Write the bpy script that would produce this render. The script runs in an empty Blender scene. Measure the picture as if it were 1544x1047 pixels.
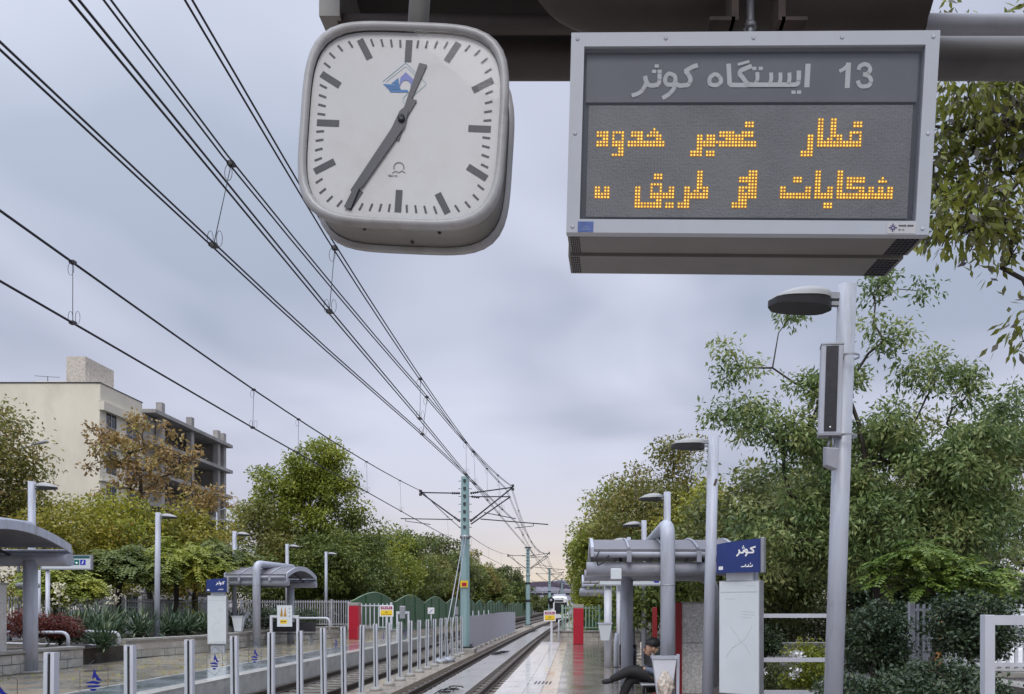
import bpy, math, random
import numpy as np
from mathutils import Vector, Matrix, Euler
rad = math.radians
sc = bpy.context.scene
col = sc.collection

# ------------------------------------------------------------------ camera
F, CX, CY, CZ = 1160.0, 866.0, 915.0, 1.55      # focal length and vanishing point of the view
cam_d = bpy.data.cameras.new('camera')
cam_d.sensor_width = 36.0
cam_d.lens = 36.0 * F / 1544.0
cam_d.shift_x = -(CX - 772.0) / 1544.0
cam_d.shift_y = (CY - 523.5) / 1544.0
cam_d.clip_start = 0.05
cam_d.clip_end = 4000.0
cam = bpy.data.objects.new('camera', cam_d)
cam.location = (0, 0, CZ)
cam.rotation_euler = (rad(90), 0, 0)
col.objects.link(cam)
sc.camera = cam

# ------------------------------------------------------------------ view
sc.view_settings.view_transform = 'Standard'
sc.view_settings.look = 'None'
sc.view_settings.exposure = 0.0
sc.view_settings.gamma = 1.0

# ------------------------------------------------------------------ world: overcast sky
SUN_EL, SUN_AZ = rad(48), rad(184)               # azimuth clockwise from +Y
world = bpy.data.worlds.new('World')
sc.world = world
world.use_nodes = True
nt = world.node_tree
nt.nodes.clear()
def wn(t, **k):
    n = nt.nodes.new(t)
    for a, b in k.items():
        setattr(n, a, b)
    return n
def wmath(op, a, b=None, c=None, clamp=False):
    n = wn('ShaderNodeMath', operation=op, use_clamp=clamp)
    for i, x in enumerate((a, b, c)):
        if x is None: continue
        if isinstance(x, (int, float)): n.inputs[i].default_value = x
        else: nt.links.new(x, n.inputs[i])
    return n.outputs[0]
def wmix(fac, a, b, blend='MIX'):
    n = wn('ShaderNodeMix', data_type='RGBA', blend_type=blend)
    for i, x in ((0, fac), (6, a), (7, b)):
        if isinstance(x, (int, float)): n.inputs[i].default_value = x
        elif isinstance(x, tuple): n.inputs[i].default_value = (*x, 1)
        else: nt.links.new(x, n.inputs[i])
    return n.outputs[2]
tc = wn('ShaderNodeTexCoord')
sep = wn('ShaderNodeSeparateXYZ')
nt.links.new(tc.outputs['Generated'], sep.inputs[0])
zc = wmath('MAXIMUM', sep.outputs[2], 0.0)
den = wmath('ADD', zc, 0.22)
comb = wn('ShaderNodeCombineXYZ')
nt.links.new(wmath('DIVIDE', sep.outputs[0], den), comb.inputs[0])
nt.links.new(wmath('DIVIDE', sep.outputs[1], den), comb.inputs[1])
comb.inputs[2].default_value = 4.6
n1 = wn('ShaderNodeTexNoise')
n1.inputs['Scale'].default_value = 1.25
n1.inputs['Detail'].default_value = 3.5
n1.inputs['Roughness'].default_value = 0.40
n1.inputs['Distortion'].default_value = 0.35
nt.links.new(comb.outputs[0], n1.inputs['Vector'])
ramp = wn('ShaderNodeValToRGB')
ramp.color_ramp.elements[0].position = 0.40
ramp.color_ramp.elements[0].color = (0.425, 0.48, 0.615, 1)
ramp.color_ramp.elements[1].position = 0.62
ramp.color_ramp.elements[1].color = (0.715, 0.755, 0.905, 1)
e = ramp.color_ramp.elements.new(0.50); e.color = (0.585, 0.622, 0.772, 1)
nt.links.new(n1.outputs['Fac'], ramp.inputs[0])
# brighter cloud towards the upper left, lavender to the right, warm band low over the tracks
left = wmath('MULTIPLY', wmath('SUBTRACT', wmath('MULTIPLY', sep.outputs[0], -1.0), 0.05), 1.6, clamp=True)
high = wmath('MULTIPLY', wmath('SUBTRACT', zc, 0.28), 2.6, clamp=True)
glow = wmath('MULTIPLY', left, high)
c1 = wmix(wmath('MULTIPLY', glow, 0.75), ramp.outputs[0], (0.76, 0.85, 1.0))
low = wmath('POWER', wmath('SUBTRACT', 1.0, wmath('MULTIPLY', zc, 3.2, clamp=True), clamp=True), 1.3)
c2 = wmix(wmath('MULTIPLY', low, 0.75), c1, (0.66, 0.645, 0.745))
low2 = wmath('POWER', wmath('SUBTRACT', 1.0, wmath('MULTIPLY', zc, 5.2, clamp=True), clamp=True), 1.9)
front = wmath('POWER', wmath('MAXIMUM', sep.outputs[1], 0.0), 14.0)
c3 = wmix(wmath('MULTIPLY', low2, front), c2, (1.0, 0.83, 0.60))
# overcast skies are brightest overhead
zen = wmath('ADD', 1.0, wmath('MULTIPLY', wmath('MULTIPLY', wmath('SUBTRACT', zc, 0.62), 2.6, clamp=True), 3.3))
bg1 = wn('ShaderNodeBackground')
nt.links.new(c3, bg1.inputs[0])
nt.links.new(wmath('MULTIPLY', zen, 1.0), bg1.inputs[1])
sky = wn('ShaderNodeTexSky', sky_type='NISHITA')
sky.sun_disc = False
sky.sun_elevation = SUN_EL
sky.sun_rotation = SUN_AZ
sky.dust_density = 3.0
bg2 = wn('ShaderNodeBackground')
bg2.inputs[1].default_value = 0.06
nt.links.new(sky.outputs[0], bg2.inputs[0])
mx = wn('ShaderNodeMixShader')
mx.inputs[0].default_value = 0.06
nt.links.new(bg1.outputs[0], mx.inputs[1])
nt.links.new(bg2.outputs[0], mx.inputs[2])
wo = wn('ShaderNodeOutputWorld')
nt.links.new(mx.outputs[0], wo.inputs[0])

# ------------------------------------------------------------------ sun (behind thin cloud)
sun_d = bpy.data.lights.new('sun', 'SUN')
sun_d.energy = 1.5
sun_d.angle = rad(24)
sun_d.color = (1.0, 0.965, 0.91)
sun = bpy.data.objects.new('sun', sun_d)
sun_dir = Vector((math.sin(SUN_AZ) * math.cos(SUN_EL), math.cos(SUN_AZ) * math.cos(SUN_EL), math.sin(SUN_EL)))
sun.rotation_euler = (-sun_dir).to_track_quat('-Z', 'Y').to_euler()
sun.location = sun_dir * 60
col.objects.link(sun)

# ------------------------------------------------------------------ helpers
def P(px, py, Y):
    """world point at distance Y that the photo shows at (px, py)"""
    return Vector(((px - CX) * Y / F, Y, CZ - (py - CY) * Y / F))
def wx(px, Y): return (px - CX) * Y / F
def wz(py, Y): return CZ - (py - CY) * Y / F
def bend(Y):
    t = max(0.0, Y - 30.0) / 70.0
    return 0.78 * t * t if t < 1.4 else 0.78 * (1.96 + 2.8 * (t - 1.4))

class MB:
    """collects shapes and links them as ONE mesh object"""
    def __init__(s): s.v = []; s.f = []; s.s = []
    def add(s, vs, fs, smooth=False):
        o = len(s.v)
        s.v += [tuple(q) for q in vs]
        s.f += [tuple(i + o for i in q) for q in fs]
        s.s += [smooth] * len(fs)
        return s
    def box(s, x0, y0, z0, x1, y1, z1):
        if x1 < x0: x0, x1 = x1, x0
        if y1 < y0: y0, y1 = y1, y0
        if z1 < z0: z0, z1 = z1, z0
        v = [(x0,y0,z0),(x1,y0,z0),(x1,y1,z0),(x0,y1,z0),(x0,y0,z1),(x1,y0,z1),(x1,y1,z1),(x0,y1,z1)]
        return s.add(v, [(0,3,2,1),(4,5,6,7),(0,1,5,4),(1,2,6,5),(2,3,7,6),(3,0,4,7)])
    def obox(s, c, sx, sy, sz, rot=(0,0,0)):
        M = Euler(rot).to_matrix(); c = Vector(c)
        v = [c + M @ Vector((i*sx/2, j*sy/2, k*sz/2)) for k in (-1,1) for (i,j) in ((-1,-1),(1,-1),(1,1),(-1,1))]
        return s.add(v, [(0,3,2,1),(4,5,6,7),(0,1,5,4),(1,2,6,5),(2,3,7,6),(3,0,4,7)])
    def bar(s, p, q, w, h, up=(0,0,1)):
        p = Vector(p); q = Vector(q); d = (q-p).normalized(); u = Vector(up)
        if abs(d.dot(u)) > .98: u = Vector((0,1,0))
        a = d.cross(u).normalized(); b = a.cross(d)
        v = [e + a*i*w/2 + b*j*h/2 for e in (p, q) for (i,j) in ((-1,-1),(1,-1),(1,1),(-1,1))]
        return s.add(v, [(0,1,2,3),(7,6,5,4),(0,4,5,1),(1,5,6,2),(2,6,7,3),(3,7,4,0)])
    def tube(s, pts, r, n=8, caps=True, smooth=True):
        pts = [Vector(p) for p in pts]
        R = r if isinstance(r, (list, tuple)) else [r]*len(pts)
        m = len(pts); rings = []
        d0 = (pts[1]-pts[0]).normalized()
        a = d0.orthogonal().normalized()
        for i in range(m):
            if i == 0: d = d0
            elif i == m-1: d = (pts[i]-pts[i-1]).normalized()
            else:
                d = (pts[i]-pts[i-1]).normalized() + (pts[i+1]-pts[i]).normalized()
                d = d.normalized() if d.length > 1e-6 else d0
            a = (a - d*a.dot(d))
            a = a.normalized() if a.length > 1e-6 else d.orthogonal().normalized()
            b = d.cross(a)
            rings.append([pts[i] + (a*math.cos(2*math.pi*k/n) + b*math.sin(2*math.pi*k/n))*R[i] for k in range(n)])
        v = [q for g in rings for q in g]; fs = []
        for i in range(m-1):
            for k in range(n):
                k2 = (k+1) % n
                fs.append((i*n+k, i*n+k2, (i+1)*n+k2, (i+1)*n+k))
        s.add(v, fs, smooth)
        if caps:
            o = len(s.v) - len(v)
            s.f += [tuple(o+k for k in reversed(range(n))), tuple(o+(m-1)*n+k for k in range(n))]
            s.s += [False, False]
        return s
    def prism(s, poly, d0, d1, M=None, caps=(True, True)):
        """polygon (x, z) extruded along y from d0 to d1, then moved by M"""
        n = len(poly)
        v = [Vector((x, d0, z)) for x, z in poly] + [Vector((x, d1, z)) for x, z in poly]
        if M is not None: v = [M @ q for q in v]
        area = sum(poly[i][0]*poly[(i+1) % n][1] - poly[(i+1) % n][0]*poly[i][1] for i in range(n))
        fs = []
        if caps[0]: fs.append(tuple(range(n)) if area > 0 else tuple(reversed(range(n))))
        if caps[1]: fs.append(tuple(n+i for i in (reversed(range(n)) if area > 0 else range(n))))
        for i in range(n):
            j = (i+1) % n
            fs.append((i, n+i, n+j, j) if area > 0 else (j, n+j, n+i, i))
        return s.add(v, fs)
    def face(s, pts): return s.add(pts, [tuple(range(len(pts)))])
    def lathe(s, prof, c=(0,0,0), n=16, M=None, smooth=True, caps=True):
        c = Vector(c); v = []
        for r, z in prof:
            for k in range(n):
                q = Vector((r*math.cos(2*math.pi*k/n), r*math.sin(2*math.pi*k/n), z))
                v.append(c + (M @ q if M is not None else q))
        fs = []
        for i in range(len(prof)-1):
            for k in range(n):
                k2 = (k+1) % n
                fs.append((i*n+k, i*n+k2, (i+1)*n+k2, (i+1)*n+k))
        s.add(v, fs, smooth)
        if caps:
            o = len(s.v)-len(v)
            s.f += [tuple(o+k for k in reversed(range(n))), tuple(o+(len(prof)-1)*n+k for k in range(n))]
            s.s += [False, False]
        return s
    def build(s, name, m, parent=None, local=False, bevel=0.0, **kw):
        me = bpy.data.meshes.new(name)
        off = Vector((0,0,0))
        if parent is not None and not local:
            off = Vector(ROOT[parent.name])
        me.from_pydata([(x-off.x, y-off.y, z-off.z) for x, y, z in s.v], [], s.f)
        me.polygons.foreach_set('use_smooth', s.s)
        me.update()
        o = bpy.data.objects.new(name, me)
        col.objects.link(o)
        if m is not None: me.materials.append(m)
        if parent is not None:
            o.parent = parent
            ROOT[o.name] = ROOT[parent.name]
        if bevel:
            b = o.modifiers.new('bevel', 'BEVEL'); b.width = bevel; b.segments = 2; b.limit_method = 'ANGLE'
            b.angle_limit = rad(40)
        tag(o, **kw)
        return o
ROOT = {}
def tag(o, label=None, cat=None, group=None, kind=None):
    if label: o['label'] = label
    if cat: o['category'] = cat
    if group: o['group'] = group
    if kind: o['kind'] = kind
    return o
def thing(name, label, cat, loc=(0,0,0), group=None, rot=None):
    o = bpy.data.objects.new(name, None)
    o.empty_display_size = 0.2
    o.location = loc
    if rot: o.rotation_euler = rot
    col.objects.link(o)
    ROOT[o.name] = tuple(loc)
    return tag(o, label, cat, group)
def solo(mb, name, m, label, cat, group=None, loc=None, **k):
    """a thing that is one mesh, its origin at loc"""
    loc = Vector(loc) if loc is not None else Vector(mb.v[0])
    mb.v = [(x-loc.x, y-loc.y, z-loc.z) for x, y, z in mb.v]
    o = mb.build(name, m, label=label, cat=cat, group=group, **k)
    o.location = loc
    return o
def dup(o, loc=None, label=None, parent=None):
    """copy of a thing with copies of its parts and sub-parts"""
    c = o.copy()
    col.objects.link(c)
    if parent is not None: c.parent = parent
    if loc is not None: c.location = loc
    if label: c['label'] = label
    for ch in o.children: dup(ch, parent=c)
    return c
def arc(c, r, a0, a1, n, ax, ay):
    c = Vector(c); ax = Vector(ax); ay = Vector(ay)
    return [c + ax*r*math.cos(a0+(a1-a0)*i/n) + ay*r*math.sin(a0+(a1-a0)*i/n) for i in range(n+1)]
def elbow(pts, r, n=6):
    """polyline with rounded corners"""
    pts = [Vector(p) for p in pts]; out = [pts[0]]
    for i in range(1, len(pts)-1):
        a = (pts[i-1]-pts[i]).normalized(); b = (pts[i+1]-pts[i]).normalized()
        p0 = pts[i]+a*r; p2 = pts[i]+b*r
        for k in range(n+1):
            t = k/n
            out.append(p0*(1-t)**2 + pts[i]*2*t*(1-t) + p2*t*t)
    return out + [pts[-1]]

# ------------------------------------------------------------------ materials
def mat(name, c, rough=0.6, metal=0.0, var=0.12, scale=3.0, bump=0.0, bscale=40.0, dirt=None, damt=0.0, dscale=2.0,
        spec=0.5, coat=0.0, rvar=0.0, stretch=None):
    """painted / stone / metal surface: base colour with soft mottling, optional grime patches and fine relief"""
    m = bpy.data.materials.new(name); m.use_nodes = True
    t = m.node_tree; b = t.nodes['Principled BSDF']
    b.inputs['Roughness'].default_value = rough
    b.inputs['Metallic'].default_value = metal
    b.inputs['Specular IOR Level'].default_value = spec
    b.inputs['Coat Weight'].default_value = coat
    co = t.nodes.new('ShaderNodeTexCoord')
    vec = co.outputs['Object']
    if stretch:
        mp = t.nodes.new('ShaderNodeMapping'); mp.inputs['Scale'].default_value = stretch
        t.links.new(vec, mp.inputs[0]); vec = mp.outputs[0]
    n = t.nodes.new('ShaderNodeTexNoise'); n.inputs['Scale'].default_value = scale
    n.inputs['Detail'].default_value = 6; n.inputs['Roughness'].default_value = 0.62
    t.links.new(vec, n.inputs['Vector'])
    r = t.nodes.new('ShaderNodeValToRGB')
    r.color_ramp.elements[0].position = 0.3; r.color_ramp.elements[1].position = 0.7
    r.color_ramp.elements[0].color = (*[x*(1-var) for x in c], 1)
    r.color_ramp.elements[1].color = (*[min(1, x*(1+var)) for x in c], 1)
    t.links.new(n.outputs['Fac'], r.inputs[0])
    out = r.outputs[0]
    if dirt:
        n2 = t.nodes.new('ShaderNodeTexNoise'); n2.inputs['Scale'].default_value = dscale
        n2.inputs['Detail'].default_value = 8; n2.inputs['Roughness'].default_value = 0.7
        t.links.new(vec, n2.inputs['Vector'])
        mr = t.nodes.new('ShaderNodeMapRange'); mr.inputs[1].default_value = 0.48; mr.inputs[2].default_value = 0.72
        mr.inputs[4].default_value = damt
        t.links.new(n2.outputs['Fac'], mr.inputs[0])
        mm = t.nodes.new('ShaderNodeMix'); mm.data_type = 'RGBA'
        t.links.new(mr.outputs[0], mm.inputs[0]); t.links.new(out, mm.inputs[6]); mm.inputs[7].default_value = (*dirt, 1)
        out = mm.outputs[2]
    t.links.new(out, b.inputs['Base Color'])
    if rvar:
        mr = t.nodes.new('ShaderNodeMapRange'); mr.inputs[1].default_value = .3; mr.inputs[2].default_value = .7
        mr.inputs[3].default_value = max(0.02, rough-rvar); mr.inputs[4].default_value = rough+rvar
        t.links.new(n.outputs['Fac'], mr.inputs[0]); t.links.new(mr.outputs[0], b.inputs['Roughness'])
    if bump:
        n3 = t.nodes.new('ShaderNodeTexNoise'); n3.inputs['Scale'].default_value = bscale; n3.inputs['Detail'].default_value = 4
        t.links.new(vec, n3.inputs['Vector'])
        bp = t.nodes.new('ShaderNodeBump'); bp.inputs['Strength'].default_value = bump; bp.inputs['Distance'].default_value = 0.01
        t.links.new(n3.outputs['Fac'], bp.inputs['Height']); t.links.new(bp.outputs[0], b.inputs['Normal'])
    return m
def brick_mat(name, c1, c2, mortar, bw, bh, mw=0.012, rough=0.7, bump=0.4, axis='XZ', offset=0.5, wet=0.0, spec=0.5, dark=None, var=0.35):
    """coursed blocks, slabs or tiles laid on object coordinates; wet > 0 puts smooth puddles on it"""
    m = bpy.data.materials.new(name); m.use_nodes = True
    t = m.node_tree; b = t.nodes['Principled BSDF']; b.inputs['Specular IOR Level'].default_value = spec
    co = t.nodes.new('ShaderNodeTexCoord'); sp = t.nodes.new('ShaderNodeSeparateXYZ'); cb = t.nodes.new('ShaderNodeCombineXYZ')
    t.links.new(co.outputs['Object'], sp.inputs[0])
    if axis == 'SZ':
        ad = t.nodes.new('ShaderNodeMath'); ad.operation = 'ADD'
        t.links.new(sp.outputs[0], ad.inputs[0]); t.links.new(sp.outputs[1], ad.inputs[1]); t.links.new(ad.outputs[0], cb.inputs[0])
        t.links.new(sp.outputs[2], cb.inputs[1])
    else:
        t.links.new(sp.outputs['XYZ'.index(axis[0])], cb.inputs[0]); t.links.new(sp.outputs['XYZ'.index(axis[1])], cb.inputs[1])
    br = t.nodes.new('ShaderNodeTexBrick')
    br.offset = offset
    br.inputs['Scale'].default_value = 1.0; br.inputs['Brick Width'].default_value = bw; br.inputs['Row Height'].default_value = bh
    br.inputs['Mortar Size'].default_value = mw; br.inputs['Mortar Smooth'].default_value = 0.2
    br.inputs['Color1'].default_value = (*c1, 1); br.inputs['Color2'].default_value = (*c2, 1); br.inputs['Mortar'].default_value = (*mortar, 1)
    t.links.new(cb.outputs[0], br.inputs['Vector'])
    n = t.nodes.new('ShaderNodeTexNoise'); n.inputs['Scale'].default_value = 6; n.inputs['Detail'].default_value = 8; n.inputs['Roughness'].default_value = .65
    t.links.new(co.outputs['Object'], n.inputs['Vector'])
    mr = t.nodes.new('ShaderNodeMapRange'); mr.inputs[1].default_value = .3; mr.inputs[2].default_value = .7
    mr.inputs[3].default_value = 1-var; mr.inputs[4].default_value = 1+var*.6
    t.links.new(n.outputs['Fac'], mr.inputs[0])
    mm = t.nodes.new('ShaderNodeMix'); mm.data_type = 'RGBA'; mm.blend_type = 'MULTIPLY'; mm.inputs[0].default_value = 1
    t.links.new(br.outputs['Color'], mm.inputs[6]); t.links.new(mr.outputs[0], mm.inputs[7])
    out = mm.outputs[2]
    n2 = t.nodes.new('ShaderNodeTexNoise'); n2.inputs['Scale'].default_value = 1.1; n2.inputs['Detail'].default_value = 5
    t.links.new(co.outputs['Object'], n2.inputs['Vector'])
    if dark:
        r2 = t.nodes.new('ShaderNodeMapRange'); r2.inputs[1].default_value = .42; r2.inputs[2].default_value = .62; r2.inputs[4].default_value = .85
        t.links.new(n2.outputs['Fac'], r2.inputs[0])
        m2 = t.nodes.new('ShaderNodeMix'); m2.data_type = 'RGBA'
        t.links.new(r2.outputs[0], m2.inputs[0]); t.links.new(out, m2.inputs[6]); m2.inputs[7].default_value = (*dark, 1)
        out = m2.outputs[2]
    t.links.new(out, b.inputs['Base Color'])
    bp = t.nodes.new('ShaderNodeBump'); bp.inputs['Strength'].default_value = bump; bp.inputs['Distance'].default_value = 0.006
    ht = t.nodes.new('ShaderNodeMath'); ht.operation = 'MULTIPLY_ADD'; ht.inputs[1].default_value = -0.8
    t.links.new(br.outputs['Fac'], ht.inputs[0])
    nb = t.nodes.new('ShaderNodeTexNoise'); nb.inputs['Scale'].default_value = 25; nb.inputs['Detail'].default_value = 5
    t.links.new(co.outputs['Object'], nb.inputs['Vector']); t.links.new(nb.outputs['Fac'], ht.inputs[2])
    t.links.new(ht.outputs[0], bp.inputs['Height'])
    if wet:
        r3 = t.nodes.new('ShaderNodeMapRange'); r3.inputs[1].default_value = .36; r3.inputs[2].default_value = .62
        r3.inputs[3].default_value = rough*.22; r3.inputs[4].default_value = rough
        t.links.new(n2.outputs['Fac'], r3.inputs[0]); t.links.new(r3.outputs[0], b.inputs['Roughness'])
        r4 = t.nodes.new('ShaderNodeMapRange'); r4.inputs[1].default_value = .36; r4.inputs[2].default_value = .62
        r4.inputs[3].default_value = bump*.12; r4.inputs[4].default_value = bump
        t.links.new(n2.outputs['Fac'], r4.inputs[0]); t.links.new(r4.outputs[0], bp.inputs['Strength'])
        b.inputs['Coat Weight'].default_value = wet
        b.inputs['Coat Roughness'].default_value = 0.09
        t.links.new(bp.outputs[0], b.inputs['Coat Normal'])
    else:
        b.inputs['Roughness'].default_value = rough
    t.links.new(bp.outputs[0], b.inputs['Normal'])
    return m
def emit(name, c, s=1.0, vary=0.0):
    m = bpy.data.materials.new(name); m.use_nodes = True
    b = m.node_tree.nodes['Principled BSDF']
    b.inputs['Base Color'].default_value = (*[x*.3 for x in c], 1)
    b.inputs['Emission Color'].default_value = (*c, 1); b.inputs['Emission Strength'].default_value = s
    if vary:
        t = m.node_tree; co = t.nodes.new('ShaderNodeTexCoord'); n = t.nodes.new('ShaderNodeTexNoise'); n.inputs['Scale'].default_value = 55
        mr = t.nodes.new('ShaderNodeMapRange'); mr.inputs[1].default_value = .3; mr.inputs[2].default_value = .7; mr.inputs[3].default_value = s*(1-vary); mr.inputs[4].default_value = s*(1+vary)
        t.links.new(co.outputs['Object'], n.inputs['Vector']); t.links.new(n.outputs['Fac'], mr.inputs[0]); t.links.new(mr.outputs[0], b.inputs['Emission Strength'])
    return m
def glass_mat(name, tint=(0.9, 0.95, 0.95), refl=0.35, rough=0.03, ior=1.45):
    m = bpy.data.materials.new(name); m.use_nodes = True
    t = m.node_tree; t.nodes.remove(t.nodes['Principled BSDF'])
    tr = t.nodes.new('ShaderNodeBsdfTransparent'); tr.inputs[0].default_value = (*tint, 1)
    gl = t.nodes.new('ShaderNodeBsdfGlossy'); gl.inputs['Roughness'].default_value = rough
    fr = t.nodes.new('ShaderNodeFresnel')
    ge = t.nodes.new('ShaderNodeNewGeometry'); ib = t.nodes.new('ShaderNodeMapRange')   # a thin pane: same Fresnel on both sides
    ib.inputs[3].default_value = ior; ib.inputs[4].default_value = 1/ior
    t.links.new(ge.outputs['Backfacing'], ib.inputs[0]); t.links.new(ib.outputs[0], fr.inputs[0])
    mu = t.nodes.new('ShaderNodeMath'); mu.operation = 'MULTIPLY'; mu.inputs[1].default_value = refl
    t.links.new(fr.outputs[0], mu.inputs[0])
    mx = t.nodes.new('ShaderNodeMixShader')
    t.links.new(mu.outputs[0], mx.inputs[0]); t.links.new(tr.outputs[0], mx.inputs[1]); t.links.new(gl.outputs[0], mx.inputs[2])
    t.links.new(mx.outputs[0], t.nodes['Material Output'].inputs[0])
    return m
def leaf_mat(name, cols, trans=0.3, rough=0.5):
    """real leaf colours picked leaf by leaf; thin leaves let some light through"""
    m = bpy.data.materials.new(name); m.use_nodes = True
    t = m.node_tree; b = t.nodes['Principled BSDF']
    at = t.nodes.new('ShaderNodeAttribute'); at.attribute_name = 'tint'
    r = t.nodes.new('ShaderNodeValToRGB')
    k = len(cols)
    el = r.color_ramp.elements
    while len(el) < k: el.new(0.5)
    for i, c in enumerate(cols):
        el[i].position = i/(k-1)
        el[i].color = (*c, 1)
    t.links.new(at.outputs['Fac'], r.inputs[0])
    t.links.new(r.outputs[0], b.inputs['Base Color'])
    b.inputs['Roughness'].default_value = rough
    b.inputs['Specular IOR Level'].default_value = 0.4
    tl = t.nodes.new('ShaderNodeBsdfTranslucent'); t.links.new(r.outputs[0], tl.inputs[0])
    mx = t.nodes.new('ShaderNodeMixShader'); mx.inputs[0].default_value = trans
    t.links.new(b.outputs[0], mx.inputs[1]); t.links.new(tl.outputs[0], mx.inputs[2])
    t.links.new(mx.outputs[0], t.nodes['Material Output'].inputs[0])
    return m

M = {}
M['pole'] = mat('pole_paint', (0.43, 0.455, 0.52), 0.42, var=0.05, scale=2, bump=0.04, dirt=(0.26, 0.255, 0.26), damt=0.75, dscale=1.9, stretch=(5, 5, .7))
M['pole_white'] = mat('white_paint', (0.56, 0.575, 0.625), 0.4, var=0.05, scale=3, dirt=(0.42, 0.41, 0.40), damt=0.35, dscale=2)
M['shelter_grey'] = mat('shelter_grey_paint', (0.32, 0.33, 0.375), 0.45, var=0.06, scale=2, dirt=(0.17, 0.165, 0.17), damt=0.6, dscale=1.8)
M['roof_sheet'] = mat('roof_sheet', (0.17, 0.165, 0.18), 0.4, metal=0.2, var=0.1, scale=5)
M['dark_metal'] = mat('dark_metal', (0.03, 0.03, 0.034), 0.5, var=0.2)
M['wire'] = mat('wire_metal', (0.025, 0.027, 0.035), 0.6, var=0.1)
M['wire_thin'] = mat('dropper_metal', (0.04, 0.04, 0.045), 0.5, var=0.1)
M['lamp_shell'] = mat('lamp_shell', (0.29, 0.295, 0.29), 0.45, var=0.06, scale=4)
M['teal'] = mat('teal_mast_paint', (0.26, 0.385, 0.39), 0.5, var=0.1, scale=1.5, dirt=(0.17, 0.26, 0.27), damt=0.5, dscale=1.8, stretch=(4, 4, .4))
M['galv'] = mat('galvanised_steel', (0.33, 0.34, 0.36), 0.45, metal=0.5, var=0.15, scale=6)
M['panel_grey'] = mat('grey_sheet_panel', (0.46, 0.47, 0.55), 0.4, metal=0.1, var=0.08, scale=3)
M['rail'] = mat('rail_steel', (0.05, 0.034, 0.026), 0.5, metal=0.3, var=0.3, scale=5)
M['rail_top'] = mat('rail_head_steel', (0.13, 0.115, 0.105), 0.42, metal=0.6, var=0.15, scale=8)
M['ballast'] = mat('ballast', (0.082, 0.060, 0.044), 0.6, var=0.6, scale=24, bump=1.0, bscale=26)
M['sleeper'] = mat('sleeper_concrete', (0.21, 0.185, 0.155), 0.35, var=0.25, scale=9, bump=.3, dirt=(.07, .055, .045), damt=.7, dscale=4)
M['slab'] = mat('wet_concrete_slab', (0.30, 0.28, 0.265), 0.36, var=0.25, scale=2.2, bump=.15, bscale=18, dirt=(.15, .125, .105), damt=.8, dscale=1.3, rvar=.15, coat=.25)
M['median'] = mat('wet_median_concrete', (0.31, 0.255, 0.20), 0.4, var=0.3, scale=2.5, bump=.4, bscale=14, dirt=(.11, .085, .065), damt=.8, dscale=1.7, rvar=.2, coat=.3)
M['earth'] = mat('earth', (0.06, 0.048, 0.035), 0.9, var=0.5, scale=3, bump=.8, bscale=12)
M['asphalt'] = mat('street_asphalt', (0.06, 0.06, 0.062), 0.6, var=0.2, scale=4)
M['kerb'] = mat('pale_kerb_stone', (0.50, 0.47, 0.44), 0.34, var=0.12, scale=3, bump=.06, dirt=(.40, .365, .34), damt=.6, dscale=2.5, rvar=.12, coat=.35)
M['kerb_face'] = mat('kerb_face', (0.48, 0.47, 0.45), 0.5, var=0.15, scale=3, dirt=(.17, .155, .135), damt=.6, dscale=2.0)
M['tactile_blue'] = brick_mat('tactile_strip', (0.27, 0.31, 0.365), (0.31, 0.345, 0.39), (.16, .17, .19), .4, .4, .01, .34, .25, 'XY', 0, wet=.8)
M['tactile_peach'] = brick_mat('faded_tactile_strip', (0.62, 0.47, 0.31), (0.56, 0.45, 0.32), (.32, .28, .23), .3, .3, .012, .35, .4, 'XY', 0, wet=.5)
M['tile'] = brick_mat('wet_platform_tile', (0.30, 0.27, 0.245), (0.235, 0.20, 0.17), (.09, .075, .065), .9, .3, .014, .34, .55, 'XY', .5, wet=.75, dark=(.19, .155, .125))
M['flag'] = brick_mat('wet_stone_flags', (0.42, 0.39, 0.335), (0.27, 0.25, 0.215), (.13, .115, .095), .62, .41, .02, .42, .8, 'XY', .37, wet=.5, dark=(.33, .25, .16), var=.5)
M['stone'] = brick_mat('stone_block_wall', (0.56, 0.53, 0.475), (0.42, 0.40, 0.36), (.15, .14, .13), .55, .225, .014, .75, .9, 'SZ', .5, dark=(.36, .325, .285))
M['cap'] = mat('stone_coping', (0.30, 0.29, 0.26), .6, var=.25, scale=5, bump=.3)
M['granite'] = mat('speckled_granite', (0.54, 0.53, 0.515), .5, var=.45, scale=34, dirt=(.28, .26, .23), damt=.4, dscale=2)
M['red'] = mat('red_pillar_paint', (0.40, 0.012, 0.03), .35, var=.1, scale=2, dirt=(.25, .01, .02), damt=.4)
M['red_dull'] = mat('red_edge_paint', (0.24, 0.012, 0.016), .5, var=.15, scale=2)
M['blue'] = mat('blue_panel', (0.017, 0.036, 0.165), .35, var=.12, scale=2)
M['blue_decal'] = mat('blue_decal', (0.018, 0.03, 0.40), .4, var=.05)
M['white_sheet'] = mat('white_panel', (0.60, 0.64, 0.66), .35, var=.05, scale=2, dirt=(.55, .58, .58), damt=.3, dscale=1.5)
M['white'] = mat('white_print', (0.78, 0.78, 0.78), .5, var=.03)
M['green_fence'] = mat('green_sheet_paint', (0.034, 0.112, 0.044), .5, var=.2, scale=1.5, dirt=(.025, .07, .03), damt=.5)
M['green_trim'] = mat('pale_green_trim', (0.17, 0.27, 0.15), .5, var=.1)
M['green_bar'] = mat('pale_green_bar', (0.30, 0.42, 0.34), .5, var=.1)
M['fence_bar'] = mat('grey_fence_bar', (0.40, 0.41, 0.44), .5, var=.1, dirt=(.2, .19, .18), damt=.4)
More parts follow.
